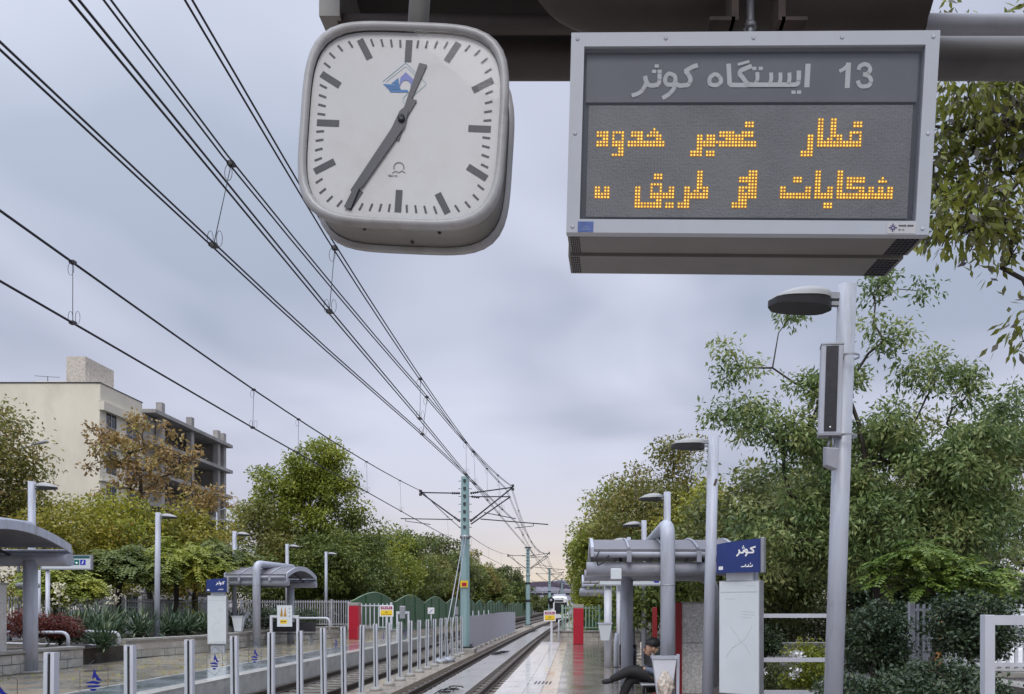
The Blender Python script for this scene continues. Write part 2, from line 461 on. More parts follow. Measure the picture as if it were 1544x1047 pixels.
M['bark'] = mat('bark', (0.05, 0.04, 0.033), .9, var=.45, scale=9, bump=.8, bscale=14, stretch=(1, 1, .3))
M['bark_grey'] = mat('grey_bark', (0.11, 0.095, 0.08), .9, var=.4, scale=9, bump=.7, bscale=14, stretch=(1, 1, .3))
M['yellow'] = mat('yellow_print', (0.80, 0.55, 0.02), .45, var=.04)
M['maroon'] = mat('maroon_print', (0.30, 0.02, 0.09), .45, var=.04)
M['ink'] = mat('dark_print', (0.02, 0.02, 0.03), .5, var=.05)
M['black_rubber'] = mat('black_rubber', (0.012, 0.012, 0.013), .7, var=.2)
M['car_white'] = mat('car_white_paint', (0.72, 0.73, 0.75), .25, var=.02, coat=.6)
M['car_silver'] = mat('car_silver_paint', (0.36, 0.38, 0.41), .3, metal=.5, var=.03, coat=.6)
M['car_glass'] = mat('dark_glass', (0.015, 0.018, 0.022), .08, var=.1)
M['glass'] = glass_mat('clear_glass', (0.965, 0.985, 0.98), .45)
M['shade_dark'] = mat('shaded_canopy_soffit', (0.035, 0.028, 0.026), .75, var=.25, scale=3)  # canopy shade put into this near-black underside colour
M['beam_dark'] = mat('roof_shaded_pipe', (0.062, 0.049, 0.045), .6, var=.25, scale=3, dirt=(.05, .036, .03), damt=.6, dscale=2.5)  # pipe colour darkened to hold the shade under the roof
M['rust'] = mat('rusty_bracket', (0.075, 0.055, 0.045), .75, var=.4, scale=12)

# ------------------------------------------------------------------ ground and tracks
def strip(name, m, x0, x1, ys, z, thick=0.0, curved=True):
    """a sheet or slab running along the track between x0 and x1"""
    b = MB(); vs = []; n = len(ys)
    for y in ys:
        d = bend(y) if curved else 0
        vs += [(x0+d, y, z), (x1+d, y, z)]
    fs = [(2*i, 2*i+1, 2*i+3, 2*i+2) for i in range(n-1)]
    b.add(vs, fs)
    if thick:
        lo = [(x, y, z-thick) for x, y, z in vs]
        o = len(vs); b.v += lo
        for i in range(n-1):
            b.f += [(2*i, 2*i+2, o+2*i+2, o+2*i), (2*i+1, o+2*i+1, o+2*i+3, 2*i+3)]; b.s += [False]*2
        b.f += [(0, o, o+1, 1), (2*n-2, 2*n-1, o+2*n-1, o+2*n-2)]; b.s += [False]*2
    return b.build(name, m, kind='structure')
def yr(a, b, st=4.0):
    n = max(1, int((b-a)/st)); return [a+(b-a)*i/n for i in range(n+1)]

g = MB().face([(-1500, -300, -.62), (1500, -300, -.62), (1500, 2500, -.62), (-1500, 2500, -.62)])
g.build('ground', M['earth'], kind='structure')
strip('ballast_bed', M['ballast'], -7.9, -1.0, yr(-6, 230), -0.47)
# street and garden levels on both sides
strip('street', M['asphalt'], -300, -13.0, yr(-6, 300, 20), -0.02, .5, False)
strip('garden_soil', M['earth'], 2.95, 300, yr(-6, 300, 20), -0.02, .5, False)
strip('trackside_soil', M['earth'], -13.0, -7.95, yr(34.5, 260, 6), -0.06, .4, False)
strip('trackside_path', M['median'], -1.05, 2.95, yr(34.6, 260, 6), -0.10, .4)

# right-hand platform: slab, pale kerb, tactile band, wet tiles
PE = 33.9
strip('platform_right', M['kerb_face'], -1.42, 2.94, yr(-4, PE), -0.012, .45, False)
strip('platform_kerb', M['kerb'], -1.43, -0.93, yr(-4, PE+.01), 0.0, .012, False)
strip('platform_pale_paving', M['kerb'], -0.922, -0.62, yr(-4, PE), -0.004, 0, False)
strip('platform_tactile_band', M['tactile_peach'], -0.614, -0.30, yr(-4, PE), -0.004, 0, False)
strip('platform_wet_tiles', M['tile'], -0.294, 2.93, yr(-4, PE), -0.004, 0, False)

# left-hand platform
strip('platform_left', M['kerb_face'], -13.0, -7.56, yr(-4, 41), -0.012, .45, False)
strip('platform_kerb', M['kerb'], -7.94, -7.55, yr(-4, 41.01), 0.0, .012, False)
strip('platform_tactile_strip', M['tactile_blue'], -9.05, -7.945, yr(-4, 41), -0.004, 0, False)
strip('platform_edge_line', M['kerb'], -9.17, -9.055, yr(-4, 41), -0.004, 0, False)
strip('platform_flagstones', M['flag'], -12.99, -9.18, yr(-4, 41), -0.004, 0, False)

# paved strip between the two tracks, and the concrete infill of the near track
strip('track_median', M['median'], -4.95, -3.93, yr(-4, 120), -0.315, .2)
def rail(xc, y0, y1):
    prof = [(-.065, 0), (.065, 0), (.065, .015), (.012, .035), (.012, .105), (.036, .115), (.036, .148), (.026, .152), (-.026, .152), (-.036, .148), (-.036, .115), (-.012, .105), (-.012, .035), (-.065, .015)]
    b = MB(); ys = yr(y0, y1, 3.0); k = len(prof); vs = []
    for y in ys:
        for px_, pz_ in prof: vs.append((xc+bend(y)+px_, y, -.422+pz_))
    fs = []
    for i in range(len(ys)-1):
        for j in range(k):
            j2 = (j+1) % k
            fs.append((i*k+j, i*k+j2, (i+1)*k+j2, (i+1)*k+j))
    fs += [tuple(range(k)), tuple((len(ys)-1)*k+j for j in reversed(range(k)))]
    b.add(vs, fs)
    o = b.build('rail', M['rail'], kind='structure')
    o.data.materials.append(M['rail_top'])
    for p in o.data.polygons:
        if p.normal.z > .9 and p.center.z > -.275: p.material_index = 1
TN, TF = -2.78, -6.02
for xc in (TN-.75, TN+.75, TF-.75, TF+.75): rail(xc, -4, 200)
# sleepers
sl = MB()
sl.prism([(-1.2, -.12), (1.2, -.12), (1.17, .02), (.45, .02), (.4, .0), (-.4, .0), (-.45, .02), (-1.17, .02)], -.125, .125)
base_sl = None
for tx, lab, grp in ((TN, 'concrete sleeper under the near track beside the right platform', 'sleepers of the near track'),
                     (TF, 'concrete sleeper under the far track beyond the glass barrier', 'sleepers of the far track')):
    for i in range(56):
        y = 12.0 + .62*i
        if base_sl is None:
            base_sl = sl.build('sleeper', M['sleeper'])
            tag(base_sl, lab, 'sleeper', grp); o = base_sl
        else:
            o = base_sl.copy(); col.objects.link(o); tag(o, lab, 'sleeper', grp)
        o.location = (tx+bend(y), y, -.445)
# concrete infill slabs lying between the rails of the near track
ps = MB().box(-.44, -1.19, -.14, .44, 1.19, 0)
base_ps = None
for i in range(26):
    y = 11.2 + 2.4*i
    if base_ps is None:
        base_ps = ps.build('track_slab', M['slab'], bevel=.012); o = base_ps
    else:
        o = base_ps.copy(); col.objects.link(o)
    tag(o, 'wet pale concrete slab lying between the rails of the near track', 'concrete slab', 'infill slabs of the near track')
    o.location = (TN+bend(y), y, -.30+.003*math.sin(i*7.3)); o.rotation_euler = (0, 0, -math.atan((bend(y+.5)-bend(y-.5)))+.004*math.sin(i*3.1))
# cable coils lying on the slabs
random.seed(4)
for (px_, py_, s, lab) in ((755, 986, 1.0, 'black cable coil lying on the track slabs by the turquoise mast'),
                           (803, 953, 1.1, 'small black cable coil on the track slabs further along the line'),
                           (676, 1044, .8, 'black cable coil lying on the nearest track slab')):
    Y = 1.83*F/(py_-CY); c = P(px_, py_, Y)
    b = MB()
    for k in range(4):
        pts = [(c.x+(.16*s*math.cos(a)*(1+.25*math.sin(a*2+k))+random.uniform(-.03, .03)+(k-1.5)*.09*s), c.y+.5*s*math.sin(a)+random.uniform(-.05, .05)+(k-1.5)*.2, -.265+k*.016+.01*math.sin(a*3)) for a in [i*2*math.pi/14 for i in range(13)]]
        b.tube(pts, .016*s, 6)
    solo(b, 'cable_coil', M['black_rubber'], lab, 'cable coil', loc=(c.x, c.y, -.29))

# ------------------------------------------------------------------ glass barrier between the tracks
gb = thing('glass_barrier', 'clear glass barrier on twin grey posts between the two tracks', 'barrier', (-4.4, 5.27, -.31))
gy = [5.27+1.18*i for i in range(22)]
gpost = None
for y in gy:
    if gpost is None:
        b = MB()
        for s in (-1, 1): b.box(s*.013, -.032, 0, s*.045, .032, 1.48)
        b.box(-.085, -.06, 0, .085, .06, .018)
        gpost = b.build('post', M['pole_white'], gb, local=True)
        fo = MB().box(-.0125, -.022, .018, .0125, .022, 1.465).build('gasket', M['black_rubber'], gpost, local=True)
        MB().lathe([(.15, -.02), (.135, .05), (.10, .085), (.05, .09)], (0, 0, 0), 10).build('footing', M['cap'], gpost, local=True)
        o = gpost
    else:
        o = dup(gpost, parent=gb)
    o.location = (bend(y), y-5.27, random.uniform(-.008, .008))
    o.rotation_euler = (random.uniform(-.011, .011), random.uniform(-.016, .016), random.uniform(-.05, .05))
emb_panels = {0: .0, 1: .0, 3: 0, 4: 0, 7: .05, 10: .05, 12: 0}
for i in range(21):
    y0, y1 = gy[i]+.045, gy[i+1]-.045
    p = MB().box(-4.4-.006, y0, -.2, -4.4+.006, y1, 1.12).build('glass_panel', M['glass'], gb)
    if i in emb_panels:
        yc = (y0+y1)/2+emb_panels[i]; zc = .885; x = -4.4+.009
        e = MB()
        def yp(pts): return [(x, yc+a*.33, zc+c*.19) for a, c in pts]
        # a domed hall above water inside a hexagon, as on the photographed stickers
        e.face(yp([(-.12, .02), (-.02, .52), (.10, .22), (.22, .02), (.36, -.12), (.10, -.08), (.04, .10)]))
        e.face(yp([(-.42, -.10), (-.05, -.05), (.30, -.22), (.10, -.26), (-.05, -.20), (-.30, -.16)]))
        e.face(yp([(-.36, -.24), (-.05, -.28), (.26, -.32), (.18, -.42), (-.06, -.37), (-.26, -.34)]))
        e.face(yp([(-.22, -.42), (.12, -.46), (.02, -.56), (-.12, -.54)]))
        e.build('emblem', M['blue_decal'], p)
        h = MB(); hx = [(math.cos(a)*.72, math.sin(a)*.92) for a in [k*math.pi/3+math.pi/6 for k in range(6)]]
        for k in range(6):
            a, c = yp([hx[k]])[0], yp([hx[(k+1) % 6]])[0]
            h.bar((a[0]-.001, a[1], a[2]), (c[0]-.001, c[1], c[2]), .0012, .004, (1, 0, 0))
        h.build('emblem_outline', M['ink'], p)
# solid grey sheet fence further along
sf = thing('sheet_fence', 'solid grey sheet metal fence between the tracks beyond the first mast', 'fence', (-4.4, 31.7, -.31))
ys = [31.75+2.02*i for i in range(13)]
for i in range(12):
    b = MB()
    y0, y1 = ys[i]+.02, ys[i+1]-.02
    n = 12; poly = []
    for k in range(n+1):
        y = y0+(y1-y0)*k/n
        poly.append((y, .012*(k % 2)))
    top = 1.16+.05*math.sin(math.pi*min(1, max(0, (i-3)/8.0)))
    vs = [(-4.4+bend(y)+d, y, z) for z in (-.22, top) for y, d in poly]
    m_ = n+1
    b.add(vs, [(k, k+1, m_+k+1, m_+k) for k in range(n)])
    vs2 = [(x-.03, y, z) for x, y, z in vs]
    b.add(vs2, [(k, m_+k, m_+k+1, k+1) for k in range(n)])
    b.add([vs[m_+k] for k in range(m_)]+[vs2[m_+k] for k in range(m_)], [(k, k+1, m_+k+1, m_+k) for k in range(n)])
    b.build('panel', M['panel_grey'], sf)
for i, y in enumerate(ys):
    MB().box(-4.4+bend(y)-.075, y-.03, -.3, -4.4+bend(y)-.033, y+.03, 1.37 if i in (1, 2, 3, 4) else 1.1).build('post', M['pole_white'], sf)
    MB().box(-4.4+bend(y)+.02, y-.05, -.31, -4.4+bend(y)+.12, y+.05, -.23).build('foot', M['cap'], sf)

# ------------------------------------------------------------------ green scalloped fence and far scenery
gf = thing('scalloped_fence', 'green sheet fence with arched tops below the trees left of the tracks', 'fence', (-11, 38, -.06))
for i in range(14):
    y0 = 38+9.0*i; b = MB(); tr = MB(); n = 14; tops = []; bots = []
    for k in range(n+1):
        y = y0+9*k/n; x = -11+bend(y)*.8
        u = abs(k/n-.5)*2
        z = 2.32-.55*(u**1.6) if u < .82 else 1.92-.12*math.sin((u-.82)/.18*math.pi/2)
        tops.append((x, y, z)); bots.append((x, y, -.05))
    for s, d in ((1, 0), (-1, -.05)):
        vs = [(x+d, y, z) for x, y, z in bots]+[(x+d, y, z) for x, y, z in tops]
        b.add(vs, [((k, k+1, n+2+k, n+1+k) if s > 0 else (k, n+1+k, n+2+k, k+1)) for k in range(n)])
    o = b.build('panel', M['green_fence'], gf)
    tr.tube([(x-.02, y, z+.02) for x, y, z in tops], .035, 6)
    tr.build('trim', M['green_trim'], o)
    for q in (0, n//3, 2*n//3): MB().box(tops[q][0]+.004, tops[q][1]-.03, -.05, tops[q][0]+.05, tops[q][1]+.03, tops[q][2]-.03).build('post', M['green_fence'], gf)

hill = MB(); vs = []; n = 26
for k in range(n+1):
    u = k/n*2-1; x = -35+u*180
    h = 32*math.exp(-(u/.52)**2)+5*math.sin(u*9)+3
    vs += [(x, 1000, -1), (x, 1000+40, max(0, h)), (x, 1300, -1)]
hill.add(vs, [(3*k+a, 3*k+3+a, 3*k+4+a, 3*k+1+a) for k in range(n) for a in (0, 1)])
hill.build('hill', mat('distant_hill', (.17, .155, .20), .9, var=.2, scale=.02), kind='structure')

fb = thing('footbridge', 'covered steel footbridge with white trusses crossing the far tracks', 'footbridge', (-8, 185, 0))
YB = 185
xs0, xs1 = wx(768, YB), wx(868, YB)
MB().box(xs0, YB, wz(897.5, YB), xs1, YB+4, wz(894.5, YB)).build('deck', M['dark_metal'], fb)
b = MB(); n = 20
top = [(xs0+(xs1-xs0)*k/n, wz(886.5, YB)+1.45*math.sin(math.pi*min(1, max(0, k/n)))**.8) for k in range(n+1)]
b.prism(top+[(x, z-.5-.55*math.sin(math.pi*k/n)) for k, (x, z) in reversed(list(enumerate(top)))], YB-.6, YB+4.6)
b.build('roof', mat('purple_roof', (.10, .075, .11), .6, var=.1), fb)
b = MB()
for k in range(9):
    xa = xs0+(xs1-xs0)*(k+.5)/9
    for s in (-1, 1): b.bar((xa, YB-.1, wz(888, YB)), (xa+s*.55, YB-.1, wz(878+abs(k-4), YB)), .12, .12)
    b.bar((xa, YB-.1, wz(896, YB)), (xa, YB-.1, wz(887, YB)), .14, .14)
b.bar((xs0, YB-.1, wz(888, YB)), (xs1, YB-.1, wz(888, YB)), .15, .15)
b.build('truss', M['pole_white'], fb)
MB().box(xs0, YB-.2, wz(894.3, YB), xs1, YB-.12, wz(891, YB)).build('parapet', M['car_silver'], fb)
for x in (xs0+1, xs1-1): MB().box(x-.4, YB+.5, -.5, x+.4, YB+3, wz(897.6, YB)).build('pier', M['panel_grey'], fb)

# tram coming along the near track
tx, ty = TN+bend(100)+.05, 100
tr = thing('tram', 'white tram with dark windscreen coming along the near track', 'tram', (tx, ty, -.27))
def tram_ring(y, s, zr):
    w = 1.27*s
    return [(tx-w, y, .1), (tx+w, y, .1), (tx+w*1.02, y, .9), (tx+w*.98, y, zr-.75), (tx+w*.80, y, zr-.15), (tx+w*.4, y, zr), (tx-w*.4, y, zr), (tx-w*.80, y, zr-.15), (tx-w*.98, y, zr-.75), (tx-w*1.02, y, .9)]
b = MB(); rings = [tram_ring(ty, .86, 2.7), tram_ring(ty+.5, .97, 2.92), tram_ring(ty+1.4, 1, 3.0), tram_ring(ty+26, 1, 3.0)]
vs = [q for r in rings for q in r]
b.add(vs, [(i*10+j, i*10+(j+1) % 10, (i+1)*10+(j+1) % 10, (i+1)*10+j) for i in range(3) for j in range(10)]+[tuple(reversed(range(10)))])
b.build('body', M['car_white'], tr)
MB().box(tx-.62, ty-.03, .62, tx+1.0, ty+.03, 2.1).build('windscreen', M['car_glass'], tr)
MB().box(tx-.6, ty-.025, 2.18, tx+.5, ty+.03, 2.42).build('destination_board', M['ink'], tr)
for s in (-1, 1): MB().lathe([(.0, 0), (.12, 0), (.12, .04), (0, .05)], (tx+s*.85, ty-.02, .42), 12, Matrix.Rotation(rad(90), 3, 'X')).build('headlight', M['white_sheet'], tr)
for k in range(7): MB().box(tx+1.272, ty+2.2+3.3*k, .95, tx+1.30, ty+4.8+3.3*k, 2.15).build('side_window', M['car_glass'], tr)
MB().box(tx-.8, ty+2, 3.0, tx+.8, ty+6, 3.25).build('roof_unit', M['panel_grey'], tr)
b = MB()
b.tube([(tx-.4, ty+8, 3.0), (tx-.1, ty+9.4, 3.9), (tx, ty+8, 5.0)], .04, 6).tube([(tx-.7, ty+8, 5.0), (tx+.7, ty+8, 5.0)], .035, 6)
b.build('pantograph', M['dark_metal'], tr)

# signal beside the track
Y = 62; b0 = P(831, 936, Y); s = thing('track_signal', 'black round track signal on a thin pole ahead of the tram', 'signal', (b0.x, Y, -.3))
MB().tube([(b0.x, Y, -.3), (b0.x, Y, wz(912, Y))], .05, 8).build('pole', M['galv'], s)
R90 = Matrix.Rotation(rad(90), 3, 'X')
MB().lathe([(0, 0), (.27, 0), (.27, .08), (0, .08)], (b0.x, Y-.06, wz(905.5, Y)), 20, R90).box(b0.x-.16, Y-.06, wz(918, Y), b0.x+.16, Y+.06, wz(909, Y)).build('head', M['black_rubber'], s)
MB().lathe([(0, 0), (.10, 0), (.10, .03), (0, .03)], (b0.x, Y-.15, wz(905.5, Y)), 14, R90).build('lens', M['galv'], s)

# ------------------------------------------------------------------ catenary masts
def insulator(b, p, q, r=.055, n=4):
    p = Vector(p); q = Vector(q); d = q-p; L = d.length
    Mq = d.to_track_quat('Z', 'Y').to_matrix()
    prof = []
    for k in range(n):
        z0 = L*k/n; prof += [(r*.45, z0), (r, z0+L/n*.35), (r, z0+L/n*.5), (r*.45, z0+L/n*.9)]
    b.lathe(prof, p, 8, Mq)
MY = [31.0, 69.0, 107.0, 145.0]
mast_lab = ['tall turquoise catenary mast nearest the camera, with two guy wires to the ground',
            'second turquoise catenary mast down the line, beyond the grey sheet fence',
            'third catenary mast down the line, close to the signal',
            'farthest catenary mast down the line, near the footbridge']
def mast(i):
    Y = MY[i]; X = -4.40+bend(Y)
    t = thing('catenary_mast', mast_lab[i], 'catenary mast', (X, Y, -.3), 'catenary masts between the tracks')
    b = MB()
    n = 8
    def ring(z, w): return [(X+w*(1 if k in (0, 1, 6, 7) else -1)*(1 if k in (0, 7, 3, 4) else .72), Y+w*(1 if k in (1, 2, 3, 0) else -1)*(1 if k in (1, 2, 5, 6) else .72), z) for k in range(8)]
    def oct_(z, w): return [(X+w*math.cos(math.pi/8+k*math.pi/4)*1.08, Y+w*math.sin(math.pi/8+k*math.pi/4)*1.08, z) for k in range(8)]
    zs = [(-.05, .19), (1.0, .184), (4.4, .165), (6.78, .15)]
    vs = [q for z, w in zs for q in oct_(z, w)]
    b.add(vs, [(k*8+j, k*8+(j+1) % 8, (k+1)*8+(j+1) % 8, (k+1)*8+j) for k in range(3) for j in range(8)])
    b.add(oct_(6.78, .15), [tuple(range(8))])
    b.build('mast', M['teal'], t)
    MB().box(X-.42, Y-.42, -.48, X+.42, Y+.42, -.12).build('plinth', M['cap'], t, bevel=.02)
    b = MB(); b.box(X-.30, Y-.30, -.12, X+.30, Y+.30, -.05)
    for sx in (-1, 1):
        for sy in (-1, 1): b.tube([(X+sx*.24, Y+sy*.24, -.05), (X+sx*.24, Y+sy*.24, .06)], .025, 6)
    b.build('base_plate', M['dark_metal'], t)
    b = MB(); b.lathe([(.215, 4.30), (.215, 4.42)], (X, Y, 0), 8).build('collar', M['galv'], t)
    b = MB()
    for k in range(7):
        z = 4.75+.31*k
        b.tube([(X-.27, Y, z), (X+.27, Y, z)], .012, 5)
        b.box(X-.05, Y-.225, z-.05, X+.05, Y-.15, z+.05)
    b.build('step_bolt', M['dark_metal'], t)
    if i == 0:
        MB().box(X-.16, Y-.236, wz(886, Y), X+.14, Y-.225, wz(876, Y)).build('warning_plate', M['yellow'], t)
        MB().box(X-.10, Y-.240, wz(884.5, Y), X+.09, Y-.2365, wz(879, Y)).build('warning_print', M['red'], t)
    # cantilevers: near track on the right, far track on the left
    for s, tipx in ((1, X+1.92), (-1, X-1.80)):
        b = MB(); ins = MB()
        tz = 6.36 if s > 0 else 6.15
        top_a, low_a = (X+s*.2, Y, 6.12), (X+s*.2, Y, 4.98)
        tip = (tipx, Y, tz)
        b.tube([top_a, tip], .026, 6)
        b.tube([low_a, tip], .030, 6)
        if s > 0:
            tip2 = (tipx-.14, Y+.55, tz-.30)
            b.tube([(X+.2, Y+.25, 6.02), tip2], .024, 6); b.tube([(X+.2, Y+.25, 4.90), tip2], .028, 6)
            insulator(ins, (X+.22, Y+.25, 6.02), (X+.55, Y+.30, 6.02-.03))
            b.tube([(X+.72, Y+.3, 5.38), (tipx+.1, Y+.4, 5.14)], .018, 6)
            b.tube([(X+.62, Y, 5.08), (X+3.35, Y, 4.86)], .022, 6)
            b.tube([(X+2.0, Y, 4.72), (X+2.75, Y, 4.80), (X+2.75, Y, 4.90)], .016, 6)
        else:
            b.tube([(X-.5, Y, 5.06), (X-2.6, Y, 5.10)], .020, 6)
            b.tube([(X-1.4, Y, 4.86), (X-2.4, Y, 5.0), (X-2.4, Y, 5.1)], .016, 6)
        insulator(ins, (X+s*.21, Y, 6.12), (X+s*.55, Y, 6.12+(tz-6.12)*.2))
        d = (Vector(tip)-Vector(low_a)); insulator(ins, Vector(low_a), Vector(low_a)+d*.16)
        for dz in (.06, -.08): ins.box(tipx-.05, Y-.05, tz+dz-.05, tipx+.05, Y+.05, tz+dz+.05)
        o = b.build('cantilever', M['wire'], t)
        ins.build('insulator', M['dark_metal'], o)
    if i == 0:
        b = MB()
        for dx in (-.05, .10):
            b.tube([(X+dx*.6, Y-.2, 4.36), (X+dx+.02, 25.6+dx*3, -.3)], .02, 6)
            b.lathe([(.28, -.31), (.24, -.2), (.1, -.14)], (X+dx+.02, 25.6+dx*3, 0), 8)
        b.build('guy_wire', M['galv'], t)
    if i in (1, 2, 3):
        b = MB(); b.box(X-.30, Y-.1, 6.78, X+.30, Y+.1, 6.90); b.lathe([(.25, 2.0), (.25, 2.2)], (X, Y, 0), 8); b.lathe([(.25, 3.6), (.25, 3.75)], (X, Y, 0), 8)
        b.build('cap_plate', M['dark_metal'], t)
for i in range(4): mast(i)

# ------------------------------------------------------------------ overhead lines
supports = [-7.0] + MY
def zmess(Y, z0=6.36, sag=.78):
    for a, b in zip(supports, supports[1:]+[183.0]):
        if a <= Y <= b:
            u = (Y-a)/(b-a); return z0-sag*4*u*(1-u)
    return z0
def line_sys(lab, xm, xc, twin_m, twin_c, drops, zsup, zcon=4.9):
    t = thing('overhead_line', lab, 'overhead line', (xm(10), 10, 5))
    Ys = [-5+1.5*k for k in range(126)]
    for nm, fx, tw, fz in (('messenger_wire', xm, twin_m, lambda y: zmess(y, zsup, zsup-5.60)), ('contact_wire', xc, twin_c, lambda y: zcon)):
        for s in (-1, 1):
            b = MB(); b.tube([(fx(y)+s*tw/2+(bend(y) if y > 30 else 0), y, fz(y)) for y in Ys], .0085, 6)
            b.build(nm, M['wire'], t)
    for k, y in enumerate(drops):
        zm, zc_ = zmess(y, zsup, zsup-5.60), zcon
        d = bend(y) if y > 30 else 0
        a, c = Vector((xm(y)+d, y, zm)), Vector((xc(y)+d, y, zc_))
        b = MB(); b.tube([a, c], .004, 5)
        # clamps and the loops of spare wire at each end
        for p, sg in ((a, -1), (c, 1)):
            b.box(p.x-.03, p.y-.03, p.z-.018, p.x+.03, p.y+.03, p.z+.018)
            if y < 40:
                for e in ((-.035,) if sg < 0 else (-.04, .045)):
                    b.tube([(p.x+e+.035*math.cos(q)*(1 if sg < 0 else .8), p.y+.02, p.z+sg*(.07+.075*math.sin(q))) for q in [j*2*math.pi/12 for j in range(13)]], .0028, 4, caps=False)
        b.build('dropper', M['wire_thin'], t)
def pw(pts):
    def f(y):
        if y <= pts[0][0]:
            (a, p), (b, q) = pts[0], pts[1]
        elif y >= pts[-1][0]:
            return pts[-1][1]
        else:
            for (a, p), (b, q) in zip(pts, pts[1:]):
                if a <= y <= b: break
        return p+(q-p)*(y-a)/(b-a)
    return f
line_sys('overhead line of the near track, running lowest between clock and turquoise mast',
         pw([(5, -3.2), (7.13, -3.18), (15, -2.86), (31, -2.55), (69, -3.0), (107, -2.6), (145, -3.0)]),
         pw([(4.59, -3.43), (9.3, -3.27), (14.95, -2.95), (31, -2.30), (69, -3.1), (107, -2.5), (145, -3)]), .05, .05,
         [7.13, 14.95, 21, 26.5, 36, 44, 52, 60, 76, 86, 96], 6.42)
line_sys('twin overhead line of the near track that passes behind the clock',
         pw([(4, -2.60), (8.73, -2.72), (13.7, -2.74), (31, -2.75), (69, -2.7), (107, -2.8), (145, -2.7)]),
         pw([(4, -2.76), (8.73, -2.78), (13.7, -2.75), (31, -2.72), (69, -2.6), (107, -2.9), (145, -2.7)]), .05, .05,
         [8.73, 13.7, 19.5, 24.2, 28, 40, 48, 56, 64], 6.30)
line_sys('overhead line of the far track, leftmost in the sky above the buildings',
         pw([(5, -5.9), (9.08, -5.92), (14.4, -6.0), (31, -6.15), (69, -5.9), (107, -6.2), (145, -6)]),
         pw([(5, -5.88), (9.08, -5.92), (14.4, -6.02), (31, -6.1), (69, -5.9), (107, -6.2), (145, -6)]), .022, .022,
         [9.08, 14.4, 16.8, 22.5, 27, 37, 45, 53, 61], 6.2)

# ------------------------------------------------------------------ lamp posts
def lamp(label, x, y, z0, h, d, side, group, lean=0.0):
    t = thing('lamp_post', label, 'lamp post', (x, y, z0), group, (0, lean, 0))
    b = MB(); b.tube([(0, 0, 0), (0, 0, h)], d/2, 20)
    b.build('pole', M['pole'], t, local=True)
    MB().box(-d*.95, -d*.95, 0, d*.95, d*.95, .015).build('base_plate', M['galv'], t, local=True)
    s = side
    # shallow domed head rising towards the pole, flat dark glass tilted below
    L = .50; n = 12; mseg = 10; x0_ = d*.5+.05
    def xw(u): return s*(x0_+L*u), .155*math.sqrt(max(0.012, 1-abs(2*u-1)**3.2))
    def zl(u): return h-.125-.02*u
    b = MB(); vs = []
    for k in range(n+1):
        u = k/n; x_, w = xw(u)
        hh = .105*max(0.05, math.sin(math.pi*min(1, .22+.78*u)))**.8
        for j in range(mseg+1):
            a = math.pi*j/mseg
            vs.append((x_, -w*math.cos(a), zl(u)+hh*math.sin(a)))
    fs = [(k*(mseg+1)+j, k*(mseg+1)+j+1, (k+1)*(mseg+1)+j+1, (k+1)*(mseg+1)+j) for k in range(n) for j in range(mseg)]
    if s < 0: fs = [tuple(reversed(f)) for f in fs]
    b.add(vs, fs, True)
    b.add([vs[0+j] for j in range(mseg+1)], [tuple(range(mseg+1))]); b.add([vs[n*(mseg+1)+j] for j in range(mseg+1)], [tuple(range(mseg+1))])
    hd = b.build('lamp_head', M['lamp_shell'], t, local=True)
    b = MB(); vs = []
    for k in range(n+1):
        u = k/n; x_, w = xw(u); dz = .075-.03*u
        vs += [(x_, -w*.97, zl(u)-.001), (x_, w*.97, zl(u)-.001), (x_, -w*.86, zl(u)-dz), (x_, w*.86, zl(u)-dz)]
    fs = []
    for k in range(n):
        a, c = 4*k, 4*k+4
        fs += [(a, c, c+2, a+2), (a+1, a+3, c+3, c+1), (a+2, c+2, c+3, a+3), (a, a+1, c+1, c)]
    fs += [(0, 2, 3, 1), (4*n, 4*n+1, 4*n+3, 4*n+2)]
    b.add(vs, fs).build('lamp_glass', M['dark_metal'], hd, local=True)
    b = MB(); b.bar((0, 0, h-.09), (s*(d*.5+.10), 0, h-.09), .06, .05); b.bar((s*d*.4, 0, h-.15), (s*(d*.5+.09), 0, h-.15), .045, .03)
    b.build('bracket', M['galv'], t, local=True)
    return t
def pole_fixture():
    x, y, z = -13.72, 19.42, wz(889.5, 19.4)
    t = thing('pole_fixture', 'pale tapered fixture on the leftmost lamp post, half behind the shelter column', 'pole fixture', (x, y, z))
    MB().lathe([(.16, 0), (.25, .06), (.255, .15), (.20, .17), (.0, .175)], (x, y-.10, z), 20).build('housing', M['lamp_shell'], t)
    MB().lathe([(.0, -.004), (.15, -.004), (.15, .0)], (x, y-.10, z), 20).build('underside', M['dark_metal'], t)
pole_fixture()
LG, RG = 'lamp posts along the left platform', 'lamp posts along the right platform'
lamp('lamp post with its head above the curved end of the left shelter roof', -13.75, 19.5, .5, 4.22, .17, 1, LG)
lamp('lamp post on the planter in front of the rust coloured tree', -13.90, 25.6, .5, 4.18, .165, 1, LG, .012)
lamp('lamp post between the small map totem and the far shelter', -14.0, 31.7, .5, 4.16, .165, 1, LG)
lamp('lamp post rising behind the roof of the far left shelter', -14.3, 38.3, .5, 4.17, .165, 1, LG)
lamp('lamp post just left of the left red pillar, farthest on its platform', -14.1, 43.7, .4, 4.27, .16, 1, LG)

